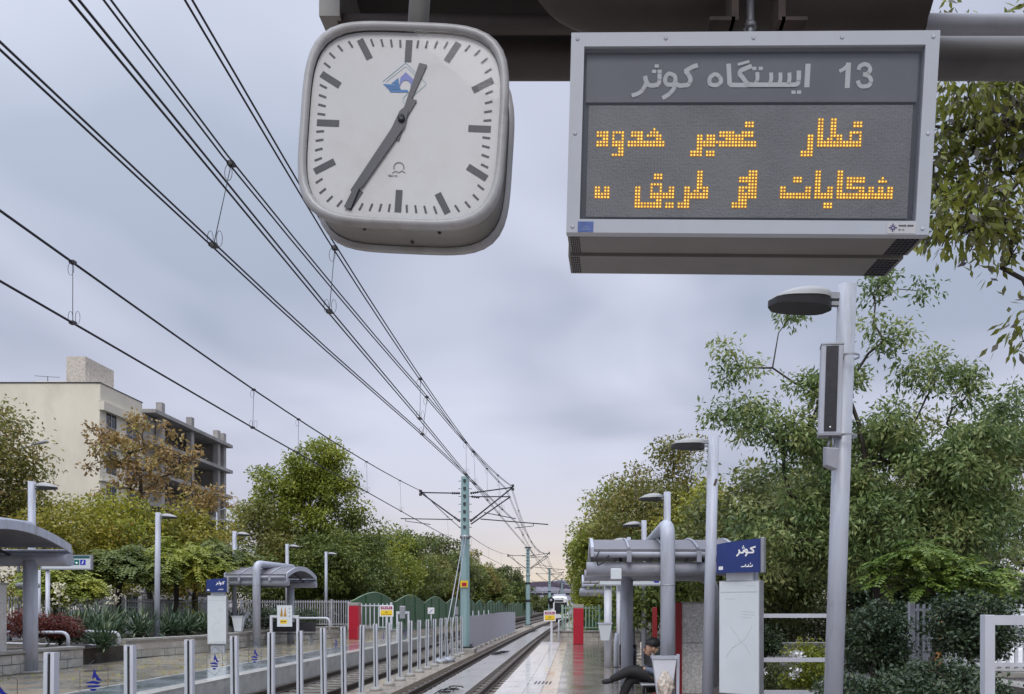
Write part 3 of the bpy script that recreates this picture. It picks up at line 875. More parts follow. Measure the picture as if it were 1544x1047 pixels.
# ------------------------------------------------------------------ shelters
def shelter(label, x0, x1, y0, k, xf, group, post_front=True, zb=2.35, x_back=None, ze=None, za=None, zt=None):
    """barrel-roofed shelter on steel pipes; x0..x1 roof length, y0 front eave, k overall scale"""
    t = thing('platform_shelter', label, 'shelter', ((x0+x1)/2, y0+1.7*k, 0), group)
    D = 3.4*k; ze = ze or 2.72*k+.02; za = za or 3.16*k; zt = zt or 3.19*k
    n = 14
    def arcp(u, off=0):
        # eave - crest - eave profile
        y = y0+D*u
        z = ze+(za-ze)*math.sin(math.pi*(.04+.92*u))**.85+off
        return y, z
    b = MB(); vs = []
    for x in (x0, x1):
        for off in (0, -.035):
            for i in range(n+1):
                y, z = arcp(i/n, off); vs.append((x, y, z))
    m_ = n+1; fs = []
    for i in range(n):
        fs += [(i, 2*m_+i, 2*m_+i+1, i+1), (m_+i, m_+i+1, 3*m_+i+1, 3*m_+i), (i, i+1, m_+i+1, m_+i), (2*m_+i, 3*m_+i, 3*m_+i+1, 2*m_+i+1)]
    fs += [(0, m_, 3*m_, 2*m_), (n, 2*m_+n, 3*m_+n, m_+n)]
    b.add(vs, fs, False); b.build('roof', M['roof_sheet'], t)
    # end fascias and ribs over the roof
    L = x1-x0
    for x, sx in ((x0, -1), (x1, 1)):
        b = MB(); vs = []
        for i in range(n+1):
            y, z = arcp(i/n)
            vs += [(x+sx*.002, y, z+.03), (x+sx*.002, y, z-.15*k), (x+sx*.05, y, z+.03), (x+sx*.05, y, z-.15*k)]
        for i in range(n):
            a, c = 4*i, 4*i+4
            q = [(a, c, c+2, a+2), (a+1, a+3, c+3, c+1), (a+2, c+2, c+3, a+3), (a, a+1, c+1, c)]
            b.f += [tuple(reversed(f)) for f in q] if sx < 0 else q
            b.s += [False]*4
        b.v = vs; b.f += [(0, 2, 3, 1), (4*n, 4*n+1, 4*n+3, 4*n+2)]; b.s += [False]*2
        b.build('end_fascia', M['pole'], t)
    for q in range(1, 4):
        x = x0+L*q/4
        MB().tube([(x, *arcp(i/n, .012)) for i in range(n+1)], .028*k, 6).build('rib', M['shelter_grey'], t)
        MB().box(x-.045*k, y0-.15*k, ze-.20*k, x+.045*k, y0-.005, ze+.02*k).build('gutter_bracket', M['shelter_grey'], t)
    for yy in (y0-.075*k, y0+D+.075*k): MB().tube([(x0, yy, ze-.05*k), (x1, yy, ze-.05*k)], .06*k, 10).build('gutter', M['shelter_grey'], t)
    # main pipes under the eaves
    b = MB(); zb_ = zb*k; r = .14*k
    b.tube([(x0-.12, y0+.12*k, zb_), (x1+.05, y0+.12*k, zb_)], r, 16)
    b.build('beam', M['shelter_grey'], t)
    yb = y0+D-.05*k
    if x_back is None:
        MB().tube([(x0-.12, yb, zb_), (x1+.05, yb, zb_)], r, 16).build('beam', M['shelter_grey'], t)
        bx = [x0+L*.55]
    else:
        MB().tube(elbow([(x0-.12, yb, zb_), (x_back, yb, zb_), (x_back, yb, -.01)], .45*k), r, 16).build('beam', M['shelter_grey'], t)
        bx = [x0+L*.32]
    for x in bx: MB().tube([(x, yb, 0), (x, yb, zb_-.05)], .15*k, 18).build('column', M['pole'], t)
    # front post that bends over the roof crest
    if post_front:
        yf = y0-.22*k
        MB().tube(elbow([(xf, yf, 0), (xf, yf, zt), (xf, y0+D*1.02, za+.07*k)], .34*k, 8), .145*k, 20).build('column', M['pole'], t)
        MB().tube([(xf, yf, 0), (xf, yf, .02)], .24*k, 16).build('base_plate', M['galv'], t)
        MB().lathe([(.150*k, 2.35*k), (.150*k, 2.37*k)], (xf, yf, 0), 20).build('weld_ring', M['galv'], t)
    for q in range(3):
        x = x0+L*(.2+.3*q)
        for ya in (y0+.15*k, y0+D-.1*k): MB().bar((x, ya, zb_+.1*k), (x, y0+D*.5, za-.12*k), .05, .05).build('roof_strut', M['dark_metal'], t)
    return t
SG = 'pipe-framed shelters on the left platform'
shelter('arched grey shelter roof at the left edge, nearest one on its platform', -18.5, -11.95, 14.6, 1.06, -12.95, SG, zb=2.5, x_back=None)
shelter('arched grey shelter with a pipe bent over its roof beside the yellow poster frame', -13.5, -11.15, 29.75, 1.0, -12.2, SG, zb=2.5)

# column of the left shelter that stands in view
cshel = bpy.data.objects['platform_shelter']
MB().tube([(-12.76, 18.05, 0), (-12.76, 18.05, 2.62)], .15, 24).build('column', M['pole'], cshel)
MB().lathe([(.32, 0), (.32, .04), (.2, .05)], (-12.76, 18.05, 0), 20).build('base_plate', M['cap'], cshel)

# ------------------------------------------------------------------ planter walls, plants of the left platform
def wall(name, pts, h, th, m, label, cat='wall', capped=True, z0=0.0):
    t = thing(name, label, cat, (pts[0][0], pts[0][1], z0))
    b = MB(); c = MB()
    for (x0, y0), (x1, y1) in zip(pts, pts[1:]):
        b.bar((x0, y0, z0+h/2), (x1, y1, z0+h/2), th, h)
        if capped: c.bar((x0, y0, z0+h+.032), (x1, y1, z0+h+.032), th+.09, .06)
    b.build('blocks', m, t)
    if capped: c.build('coping', M['cap'], t)
    return t
wall('planter_wall', [(-13.0, 15.5), (-12.95, 20.0)], .47, .36, M['stone'], 'low stone block planter wall behind the left shelter column')
wall('planter_wall', [(-13.55, 23.0), (-12.60, 26.2), (-12.85, 35.0), (-10.9, 41.0)], .52, .36, M['stone'], 'long low stone block planter wall running to the left red pillar')
strip('planter_soil', M['earth'], -19, -13.3, yr(12, 48, 6), .40, .5, False)
w = wall('stone_screen', [(-14.6, 17.4), (-12.95, 17.4)], 2.05, .30, M['granite'], 'tall pale granite screen wall at the left edge', capped=False)
MB().box(-14.6, 17.2, 2.052, -12.93, 17.6, 2.10).build('coping', M['cap'], w)
MB().box(-14.65, 17.18, 0, -12.9, 17.62, .46).build('plinth', M['stone'], w)

hr = thing('handrail', 'lower white pipe handrail right of the granite screen', 'handrail', (-14.5, 20.5, .4), 'white pipe handrails by the planter')
MB().tube(elbow([(-17, 20.6, .86), (-13.55, 20.6, .86), (-13.55, 20.6, .42)], .22), .045, 10).build('rail', M['pole_white'], hr)
hr = thing('handrail', 'longer white pipe handrail in front of the yucca plants', 'handrail', (-15, 22.3, .4), 'white pipe handrails by the planter')
MB().tube(elbow([(-17, 22.4, .92), (-13.25, 22.4, .80), (-13.25, 22.4, .42)], .2), .045, 10).build('rail', M['pole_white'], hr)
MB().tube([(-17, 22.3, .50), (-13.3, 22.3, .42)], .03, 8).build('rail', M['pole_white'], hr)
hr = thing('handrail', 'white pipe handrail behind the poster frame under the far shelter', 'handrail', (-13, 34, .5), 'white pipe handrails by the planter')
MB().tube(elbow([(-14.6, 35.5, 1.02), (-11.3, 35.5, 1.02), (-11.3, 35.5, .45)], .22), .05, 10).build('rail', M['pole_white'], hr)

# grey bar fence at the back of the planting
def bar_fence(label, p0, p1, z0, h, group=None, n_panel=None, m=None, bar_w=.045, gap=.13, postm=None):
    p0 = Vector((*p0, z0)); p1 = Vector((*p1, z0)); L = (p1-p0).length; d = (p1-p0)/L
    t = thing('bar_fence', label, 'fence', p0, group)
    k = n_panel or max(1, round(L/2.6))
    m = m or M['fence_bar']
    for i in range(k):
        a = p0+d*(L*i/k); e = p0+d*(L*(i+1)/k)
        b = MB(); q = int((e-a).length/gap)
        for j in range(1, q):
            c = a+d*((e-a).length*j/q)
            b.bar(c+Vector((0, 0, .08)), c+Vector((0, 0, h+.05)), bar_w, .02, (d.y, -d.x, 0))
        nrm = Vector((d.y, -d.x, 0))
        for z in (.14, h-.06): b.bar(a+Vector((0, 0, z))+nrm*.02, e+Vector((0, 0, z))+nrm*.02, .03, .05)
        b.build('panel', m, t)
    for i in range(k+1):
        c = p0+d*(L*i/k); MB().box(c.x-.05, c.y-.05, c.z, c.x+.05, c.y+.05, c.z+h+.10).build('post', postm or m, t)
    return t
bar_fence('grey vertical bar fence behind the yuccas on the left', (-18.9, 16), (-18.9, 43), .42, 1.42)
bar_fence('grey bar fence under the trees behind the far left shelter', (-18.8, 43.4), (-11.2, 43.6), .42, 1.45)
bar_fence('short white railing beside the left red pillar', (-10.9, 37.2), (-8.85, 37.2), .42, 1.24, m=M['pole_white'], gap=.2)
wall('rubble_wall', [(-11.0, 37.5), (-8.5, 37.5)], .42, .4, M['stone'], 'short stone wall under the railing by the left red pillar', z0=-.02)

def red_pillar(label, x, y, h, w):
    t = thing('red_pillar', label, 'pillar', (x, y, 0), 'red pillars at the platform ends')
    MB().box(x-w/2, y-w/2, 0, x+w/2, y+w/2, h).build('shaft', M['red'], t, bevel=.02)
    MB().box(x-w/2-.01, y-w/2-.01, h, x+w/2+.01, y+w/2+.01, h+.14).build('cap', M['cap'], t, bevel=.015)
red_pillar('red square pillar at the end of the left platform', wx(535, 36.5), 36.5, 1.60, .46)
red_pillar('red square pillar at the end of the right platform', wx(872, 31.5), 31.5, 1.50, .42)

# ------------------------------------------------------------------ totems, boards and frames
def lettering(b, strokes, place, w, dz):
    """polyline strokes, each stroke segment as a thin raised bar; place maps (u, v) to a point and normal"""
    k = 0
    for st in strokes:
        ww = w
        if isinstance(st, tuple): ww, st = st
        for (a, c) in zip(st, st[1:]):
            k += 1
            pa, na = place(*a); pc, nc = place(*c)
            d = (pc-pa); L = d.length
            if L < 1e-6: continue
            d /= L; s = na.cross(d)
            off = na*(dz+.00022*(k % 9))
            ea, ec = pa-d*ww*.12+off, pc+d*ww*.12+off
            b.add([ea-s*ww/2, ec-s*ww/2, ec+s*ww/2, ea+s*ww/2], [(0, 1, 2, 3)])
def totem(label, x, y, yaw, group):
    t = thing('map_totem', label, 'totem', (x, y, 0), group, (0, 0, yaw))
    W = .62
    MB().box(-.22, -.06, 0, .22, .06, 2.2).build('column', M['pole'], t, local=True)
    MB().box(-W/2, -.11, .30, W/2, .04, 1.92).build('map_case', M['galv'], t, local=True, bevel=.008)
    p = MB().box(-W/2+.012, -.118, .315, W/2-.012, -.1105, 1.905).build('map_sheet', M['white_sheet'], t, local=True)
    b = MB()
    b.bar((-.3+.02, -.1195, 1.76), (.28, -.1195, 1.76), .004, .006, (0, 1, 0))
    random.seed(3)
    def pl(u, v): return Vector((u, -.1185, v)), Vector((0, -1, 0))
    mp_ = M.setdefault('map_ink', mat('faint_map_print', (.42, .46, .46), .5))
    b.build('map_print', mp_, p, local=True)
    for st_ in ([[(-.12, 1.25), (-.02, 1.14), (.02, 1.06), (.10, 1.00), (.18, .88)], [(.20, 1.28), (.12, 1.12), (.02, 1.03), (-.10, .96), (-.2, .82)], [(.04, 1.48), (.24, 1.47)], [(.06, 1.44), (.24, 1.43)], [(.05, 1.40), (.20, 1.39)], [(.12, 1.84), (.26, 1.84)], [(-.2, 1.66), (-.06, 1.66)]]):
        b = MB(); lettering(b, [st_], pl, .007, .0004); b.build('map_print', mp_, p, local=True)
    MB().box(-.2, -.10, 1.92, .2, .03, 2.08).build('neck', M['white_sheet'], t, local=True)
    # curved blue header
    n = 10; b = MB(); R = .72; vs = []
    for i in range(n+1):
        a = -.48+.96*i/n
        for z in (2.03, 2.50-.055*(1-i/n)): vs.append((R*math.sin(a), -.40+R*(1-math.cos(a))*1.0+.18, z))
    back = [(v[0], v[1]+.06, v[2]) for v in vs]; o = len(vs)
    fs = []
    for i in range(n):
        a = 2*i
        fs += [(a, a+2, a+3, a+1), (o+a, o+a+1, o+a+3, o+a+2), (a+1, a+3, o+a+3, o+a+1), (a, o+a, o+a+2, a+2)]
    fs += [(0, 1, o+1, o), (2*n, o+2*n, o+2*n+1, 2*n+1)]
    b.add(vs+back, fs)
    hd = b.build('header', M['blue'], t, local=True)
    ex, ey = vs[2*n][0], vs[2*n][1]
    MB().box(ex+.002, ey-.012, 2.02, ex+.05, ey+.075, 2.515).build('header_edge', M['galv'], hd, local=True, bevel=.01)
    def ph(u, v):
        a = u/R
        return Vector((R*math.sin(a), -.40+R*(1-math.cos(a))+.18, v)), Vector((math.sin(a), -math.cos(a), 0))
    b = MB()
    # station name in Persian, small second line, latin name on the left
    s = .085; ox, oz = .03, 2.30
    kow = [[(2.9, 1.0), (2.1, .75), (2.6, .35), (2.55, .05), (1.7, .05)], [(1.7, .05), (1.35, .1), (1.15, .4), (1.35, .62), (1.6, .45), (1.6, 0), (1.3, -.5)], [(1.0, .5), (.95, .08), (.6, .05), (.35, .2), (.2, .55)], [(.3, .3), (.2, -.1), (-.2, -.45)], (.026, [(.8, .85), (.86, .85)]), (.026, [(1.04, .85), (1.1, .85)]), (.026, [(.92, 1.12), (.98, 1.12)])]
    def tr(sts, sc_, ox_, oz_):
        out = []
        for st in sts:
            if isinstance(st, tuple): out.append((st[0], [(ox_+a*sc_, oz_+c*sc_) for a, c in st[1]]))
            else: out.append([(ox_+a*sc_, oz_+c*sc_) for a, c in st])
        return out
    lettering(b, tr(kow, s, ox, oz), ph, .022, .003)
    lettering(b, tr([[(0, 0), (.5, 0), (.9, .1), (1.1, .5)], [(1.1, 0), (1.7, 0), (1.7, .45)], [(1.9, 0), (2.5, .05), (2.6, .4)], (.02, [(2.1, .7), (2.2, .7)])], .06, .08, 2.11), ph, .014, .003)
    lettering(b, [(.05, [(-.29, 2.10), (-.215, 2.10)])], ph, .05, .003)
    b.build('header_lettering', M['white'], hd, local=True)
    return t
TG = 'map totems with blue headers'
totem('near white map totem with curved blue header, beside the big speaker lamp post', wx(1117, 11.0)+.02, 11.0, rad(-36), TG)
totem('small map totem with blue header on the left platform', wx(329, 25.7), 25.7, rad(4), TG)

def poster_frame(label, x0, x1, y, zt):
    t = thing('poster_frame', label, 'poster frame', ((x0+x1)/2, y, 0))
    b = MB(); w = .075
    for x in (x0, x1): b.box(x-w/2, y-w/2, 0, x+w/2, y+w/2, zt)
    b.box(x0+w/2, y-w/2+.002, zt-w, x1-w/2, y+w/2-.002, zt-.002)
    b.build('frame', M['pole_white'], t)
    return t
YF = 27.0
pf = poster_frame('white tube frame with a poster of two spires on the left platform', wx(409, YF), wx(449, YF), YF, wz(928, YF))
xl, xr, zt, zb = wx(419, YF), wx(441.5, YF), wz(913, YF), wz(945, YF)
bd = MB().box(xl, YF-.07, zb, xr, YF-.045, zt).build('board', M['white_sheet'], pf)
W_, H_ = xr-xl, zt-zb
b = MB()
for u in (.30, .54): b.face([(xl+W_*(u-.10), YF-.0725, zb+H_*.47), (xl+W_*(u+.10), YF-.0725, zb+H_*.47), (xl+W_*(u+.035), YF-.0725, zb+H_*.80), (xl+W_*(u), YF-.0725, zb+H_*.93), (xl+W_*(u-.035), YF-.0725, zb+H_*.80)])
b.build('printed_spires', mat('ochre_print', (.42, .24, .04), .5, var=.5, scale=9), bd)
b = MB(); b.face([(xl+W_*.2, YF-.0725, zb+H_*.14), (xl+W_*.66, YF-.0725, zb+H_*.14), (xl+W_*.66, YF-.0725, zb+H_*.33), (xl+W_*.2, YF-.0725, zb+H_*.33)]).build('printed_caption', M['yellow'], bd)
b = MB()
for k in range(4): b.box(xl+W_*(.24+.1*k), YF-.0745, zb+H_*(.20+.03*(k % 2)), xl+W_*(.31+.1*k), YF-.0735, zb+H_*.27)
for k in range(3): b.box(xl+W_*.80, YF-.0745, zb+H_*(.45+.18*k), xl+W_*.84, YF-.0735, zb+H_*(.52+.18*k))
b.build('printed_text', M['ink'], bd)

YF = 33.0
pf = poster_frame('small white tube frame holding a grey box by the left platform end', wx(599, YF), wx(616, YF), YF, wz(922, YF))
MB().box(wx(603, YF), YF-.09, wz(933, YF), wx(611.5, YF), YF+.06, wz(914, YF)).build('box', M['galv'], pf, bevel=.02)
MB().box(wx(603, YF)-.06, YF-.06, wz(926, YF), wx(611.5, YF)+.06, YF+.08, wz(923, YF)).build('clamp', M['pole_white'], pf)
YF = 44.0
pf = thing('switch_box', 'grey switch box on a post behind the nearest catenary mast', 'equipment box', (wx(688, YF), YF, -.3))
MB().box(wx(685.5, YF), YF-.1, wz(927, YF), wx(691, YF), YF+.1, wz(915, YF)).build('box', M['galv'], pf)
MB().tube([(wx(688, YF), YF, -.3), (wx(688, YF), YF, wz(927, YF))], .06, 8).build('post', M['galv'], pf)

def warning_sign(label, px0, px1, py0, py1, Y, pole_px, zg):
    t = thing('warning_sign', label, 'sign', (wx(pole_px, Y), Y, zg), 'red and yellow warning signs')
    x0, x1, z0, z1 = wx(px0, Y), wx(px1, Y), wz(py1, Y), wz(py0, Y)
    w, h = x1-x0, z1-z0
    pl = MB().box(x0, Y-.03, z0, x1, Y-.012, z1).build('plate', M['white'], t, bevel=.008)
    MB().box(x0+w*.08, Y-.033, z0+h*.64, x1-w*.08, Y-.0305, z1-h*.10).build('red_field', M['maroon'], pl)
    MB().box(x0+w*.08, Y-.033, z0+h*.10, x1-w*.08, Y-.0305, z0+h*.57).build('yellow_field', M['yellow'], pl)
    b = MB()
    for k in range(5): b.box(x0+w*(.17+.14*k), Y-.0345, z0+h*.73, x0+w*(.25+.14*k), Y-.0335, z0+h*(.80+.04*(k % 2)))
    b.build('white_lettering', M['white'], pl)
    b = MB()
    for k in range(3): b.box(x0+w*(.40+.08*k), Y-.0345, z0+h*.34, x0+w*(.45+.08*k), Y-.0335, z0+h*(.42+.03*(k % 2)))
    for k in range(7): b.box(x0+w*(.14+.105*k), Y-.0345, z0+h*.15, x0+w*(.20+.105*k), Y-.0335, z0+h*.215)
    b.build('dark_lettering', M['ink'], pl)
    MB().box(wx(pole_px, Y)-.045, Y-.011, zg, wx(pole_px, Y)+.045, Y+.05, z1-.05).build('post', M['pole_white'], t)
warning_sign('red and yellow warning sign beside the left red pillar', 572.5, 593.5, 913, 930, 35.0, 583, -.3)
warning_sign('red and yellow warning sign at the edge of the right platform end', 820, 838, 921, 937, 32.5, 831.5, 0)
Y = 46.0
t = thing('track_sign', 'small white square sign with a blue slash on a thin post', 'sign', (wx(650, Y), Y, -.3))
MB().box(wx(645, Y), Y-.03, wz(926, Y), wx(655, Y), Y-.01, wz(916.5, Y)).build('plate', M['white'], t, bevel=.01)
MB().bar((wx(647.5, Y), Y-.033, wz(924, Y)), (wx(652.5, Y), Y-.033, wz(919, Y)), .03, .006, (0, 1, 0)).build('slash', M['blue_decal'], t)
MB().tube([(wx(650, Y), Y+.02, -.3), (wx(650, Y), Y+.02, wz(917, Y))], .03, 8).build('post', M['pole_white'], t)

# station boards
def station_board(label, px0, px1, py0, py1, Y, posts, group, icon=True, icon_right=True):
    x0, x1, z0, z1 = wx(px0, Y), wx(px1, Y), wz(py1, Y), wz(py0, Y); w, h = x1-x0, z1-z0
    t = thing('station_board', label, 'sign', (posts[0][0] if posts else x0, Y, 0), group)
    pl = MB().box(x0, Y-.05, z0, x1, Y+.05, z1).build('board', M['white_sheet'], t, bevel=.01)
    b = MB(); e = .03
    b.box(x0-e, Y-.058, z0-e, x1+e, Y+.04, z0); b.box(x0-e, Y-.058, z1, x1+e, Y+.04, z1+e)
    b.box(x0-e, Y-.058, z0, x0, Y+.04, z1); b.box(x1, Y-.058, z0, x1+e, Y+.04, z1)
    b.build('frame', M['galv'], t)
    def pb(u, v): return Vector((x0+u*w, Y-.051, z0+v*h)), Vector((0, -1, 0))
    b = MB()
    # latin word on the left, Persian line in the middle
    v0 = .52 if not icon_right else .34
    sgl = h*.30
    def lt(sts, u): return [[(u+a*sgl/w, v0+c*sgl/h) for a, c in st] for st in sts]
    S_ = [[(.6, 1), (.1, 1), (.05, .55), (.6, .45), (.55, 0), (0, 0)]]
    t_ = [[(.2, 1), (.2, 0), (.45, 0)], [(0, .65), (.45, .65)]]
    o_ = [[(.05, 0), (.45, 0), (.45, .65), (.05, .65), (.05, 0)]]
    p_ = [[(.05, -.35), (.05, .65), (.45, .65), (.45, 0), (.05, 0)]]
    P_ = [[(.05, 0), (.05, 1), (.5, 1), (.5, .5), (.05, .5)]]
    i_ = [[(.1, 0), (.1, .65)]]
    n_ = [[(.05, 0), (.05, .65), (.45, .65), (.45, 0)]]
    u = .05
    for g_ in (S_, t_, o_, p_, None, P_, o_, i_, n_, t_):
        if g_: lettering(b, lt(g_, u), pb, sgl*.16, .001)
        u += (.62 if g_ is not i_ else .3)*sgl/w
    for u0, sts in ((.46, [[(0, .4), (.05, 0), (.9, 0), (.9, .4)], [(.5, 0), (.5, .3)]]), (.57, [[(0, 0), (.7, 0), (.7, .9)], [(.3, 0), (.3, .35)]]), (.64, [[(0, -.3), (.25, 0), (.3, .4)], [(.3, 0), (.9, 0), (.9, .45), (.6, .45), (.6, 0)]])):
        lettering(b, lt(sts, u0), pb, sgl*.18, .001)
    b.build('lettering', M['ink'] if not icon_right else M['blue'], pl)
    if icon and icon_right:
        MB().box(x0+w*.60, Y-.056, z0+h*.80, x0+w*.985, Y-.052, z1-.01).build('green_band', mat('deep_green_print', (.01, .09, .09), .4), pl)
        ic = MB().box(x0+w*.67, Y-.056, z0+h*.30, x0+w*.77, Y-.052, z0+h*.70).build('green_icon', mat('green_print', (.0, .14, .12), .4), pl)
        MB().lathe([(0, 0), (h*.09, 0), (h*.09, .002), (0, .002)], (x0+w*.72, Y-.057, z0+h*.44), 12, R90).build('icon_dot', M['white'], pl)
        ic = MB().box(x0+w*.79, Y-.056, z0+h*.30, x0+w*.90, Y-.052, z0+h*.70).build('blue_icon', M['blue_decal'], pl)
        MB().bar((x0+w*.835, Y-.059, z0+h*.38), (x0+w*.86, Y-.059, z0+h*.62), .03, .004, (0, 1, 0)).build('icon_stroke', M['white'], pl)
    elif icon:
        MB().face([(x0+w*.865, Y-.053, z0+h*.62), (x0+w*.90, Y-.053, z0+h*.25), (x0+w*.97, Y-.053, z0+h*.25), (x0+w*.97, Y-.053, z0+h*.85), (x0+w*.92, Y-.053, z0+h*.85)]).build('blue_icon', M['blue_decal'], pl)
    for x, r, y in posts:
        MB().tube([(x, y, 0), (x, y, z0-.03)], r, 12).build('post', M['pole_white'], t)
BG = 'long white station boards'
station_board('station board with green and blue icons behind the left shelter', 64, 138, 838.5, 858, 23.6, [(wx(70, 23.6), .06, 23.66), (wx(56, 23.6), .06, 23.66)], BG)
station_board('white station board under the nearer right shelter roof', 904, 996, 870.3, 882, 19.6, [(wx(917, 19.6), .10, 19.72), (wx(933, 19.6), .055, 19.72)], BG, icon_right=False)

# litter bins
def bin_(label, x, y, z, w, h, m, group, bag=False):
    t = thing('litter_bin', label, 'litter bin', (x, y, z), group)
    b = MB(); w2 = w*.60
    b.add([(-w2/2, -w2*.3, 0), (w2/2, -w2*.3, 0), (w2/2, w2*.3, 0), (-w2/2, w2*.3, 0), (-w/2, -w*.36, h), (w/2, -w*.36, h), (w/2, w*.36, h), (-w/2, w*.36, h)],
          [(3, 2, 1, 0), (0, 1, 5, 4), (1, 2, 6, 5), (2, 3, 7, 6), (3, 0, 4, 7)])
    b.build('body', m, t, local=True)
    b = MB(); e = .012
    for (xa, ya, xb, yb) in ((-w/2-e, -w*.36-e, w/2+e, -w*.36+e), (-w/2-e, w*.36-e, w/2+e, w*.36+e), (-w/2-e, -w*.36+e, -w/2+e, w*.36-e), (w/2-e, -w*.36+e, w/2+e, w*.36-e)):
        b.box(xa, ya, h-.03, xb, yb, h+.005)
    b.build('rim', M['pole'], t, local=True)
    return t
bin_('white tapered litter bin by the bent pipe of the far left shelter', wx(367, 29.3)-.05, 29.0, .62, .40, .58, M['white_sheet'], 'litter bins on posts')
t = bin_('white litter bin on the board post behind the right shelter', wx(912.5, 19.3), 19.45, .70, .34, .44, M['white_sheet'], 'litter bins on posts')

# bench under the far left shelter
bn = thing('bench', 'dark metal bench under the far left shelter', 'bench', (wx(430, 31.5), 31.5, 0))
xb = wx(425, 31.5)
MB().box(xb-.5, 31.2, .42, xb+1.3, 31.7, .46).build('seat', M['dark_metal'], bn)
MB().box(xb-.5, 31.72, .52, xb+1.3, 31.76, .92).build('backrest', M['dark_metal'], bn)
for x in (xb-.4, xb+1.2): MB().box(x-.03, 31.25, 0, x+.03, 31.68, .418).build('leg', M['galv'], bn)

# street lamps and cars in the streets behind
def street_lamp(label, x, y, h, side):
    t = thing('street_lamp', label, 'street lamp', (x, y, 0), 'street lamps behind the trees')
    MB().tube([(x, y, 0), (x, y, h)], [.11, .06], 10).tube([(x, y, h-.05), (x+side*.9, y, h+.22)], .04, 8).build('pole', M['galv'], t)
    MB().obox((x+side*1.25, y, h+.30), .9, .28, .12, (0, -side*.2, 0)).build('lamp_head', M['galv'], t, bevel=.03)
street_lamp('street lamp against the blank cream wall at far left', wx(28, 45), 45, wz(676, 45), 1)
street_lamp('street lamp beside the unfinished concrete building', wx(327, 60), 60, wz(770, 60), 1)

def car(label, x, y, rz, m, kind=0):
    t = thing('parked_car', label, 'car', (x, y, -.02), 'parked cars in the side streets', (0, 0, rz))
    prof = [(-2.1, .35), (-2.15, .65), (-2.05, .88), (-1.45, .98), (-.85, 1.42), (.75, 1.45), (1.55, 1.02), (2.08, .95), (2.15, .6), (2.08, .32)]
    b = MB(); n = len(prof); vs = []
    for yy, s in ((-.84, .0), (-.80, 1), (.80, 1), (.84, .0)):
        for px_, pz_ in prof:
            k = .16 if (pz_ > 1.2) else 0
            vs.append((px_*(1 if s == 0 else 1), yy*(1 if s == 0 else 1)-(k*(1 if yy > 0 else -1)), pz_+(0.012 if s else 0)))
    fs = []
    for r in range(3):
        for j in range(n):
            j2 = (j+1) % n; fs.append((r*n+j, (r+1)*n+j, (r+1)*n+j2, r*n+j2))
    fs += [tuple(range(n)), tuple(3*n+j for j in reversed(range(n)))]
    b.add(vs, fs).build('body', m, t, local=True, bevel=.03)
    b = MB()
    for s in (-1, 1):
        yy = s*.775
        b.add([(-1.15, s*.85, 1.02), (-.72, s*.70, 1.36), (.66, s*.70, 1.38), (1.25, s*.85, 1.04)], [(0, 1, 2, 3) if s < 0 else (3, 2, 1, 0)])
    b.add([(-1.50, -.62, 1.02), (-1.50, .62, 1.02), (-.92, .56, 1.40), (-.92, -.56, 1.40)], [(0, 1, 2, 3)])
    b.add([(1.52, -.62, 1.08), (.86, -.56, 1.44), (.86, .56, 1.44), (1.52, .62, 1.08)], [(0, 1, 2, 3)])
    b.build('window', M['car_glass'], t, local=True)
    for wx_ in (-1.32, 1.32):
        for s in (-1, 1):
            w_ = MB().lathe([(.0, -.09), (.30, -.09), (.32, -.06), (.32, .06), (.30, .09), (0, .09)], (wx_, s*.76, .32), 18, R90).build('wheel', M['black_rubber'], t, local=True)
            MB().lathe([(0, -.096), (.19, -.096), (.19, .096), (0, .096)], (wx_, s*.76, .32), 12, R90).build('rim', M['galv'], w_, local=True)
    for s in (-1, 1): MB().box(2.10, s*.55-.14, .68, 2.17, s*.55+.14, .82).build('headlight', M['white_sheet'], t, local=True)
    return t
car('white parked car glimpsed through the bars behind the left shelter column', -21.8, 27.0, rad(88), M['car_white'])
car('white parked car behind the yuccas right of the dark tree trunks', -22.2, 34.0, rad(92), M['car_white'])
car('silver parked car behind the bar fence at the far left shelter', -17.2, 50.5, rad(6), M['car_silver'])
car('white parked car behind the bar fence left of the left red pillar', -20.3, 58, rad(3), M['car_white'])
car('white parked car beyond the dark trimmed bushes on the right', wx(1402, 23), 23.5, rad(4), M['car_white'])
car('white parked car seen through the bars at the right edge', wx(1530, 14), 14.5, rad(80), M['car_white'])

# ------------------------------------------------------------------ the two buildings on the left
BX, BY0, BY1 = -42.0, 68.0, 74.6
zr = wz(578, BY0)
t = thing('apartment_block', 'cream apartment block with a blank side wall and brick penthouse', 'building', (BX-8, BY0, 0))
cream = mat('cream_render', (.70, .65, .52), .85, var=.10, scale=.25, dirt=(.52, .475, .38), damt=.85, dscale=.16, stretch=(1, 1, .55), bump=.1, bscale=3)
cream2 = mat('cream_stone_front', (.66, .615, .50), .8, var=.06, scale=.6)
MB().box(-75, BY0, -.1, BX-.02, BY1, zr).build('wall', cream, t)
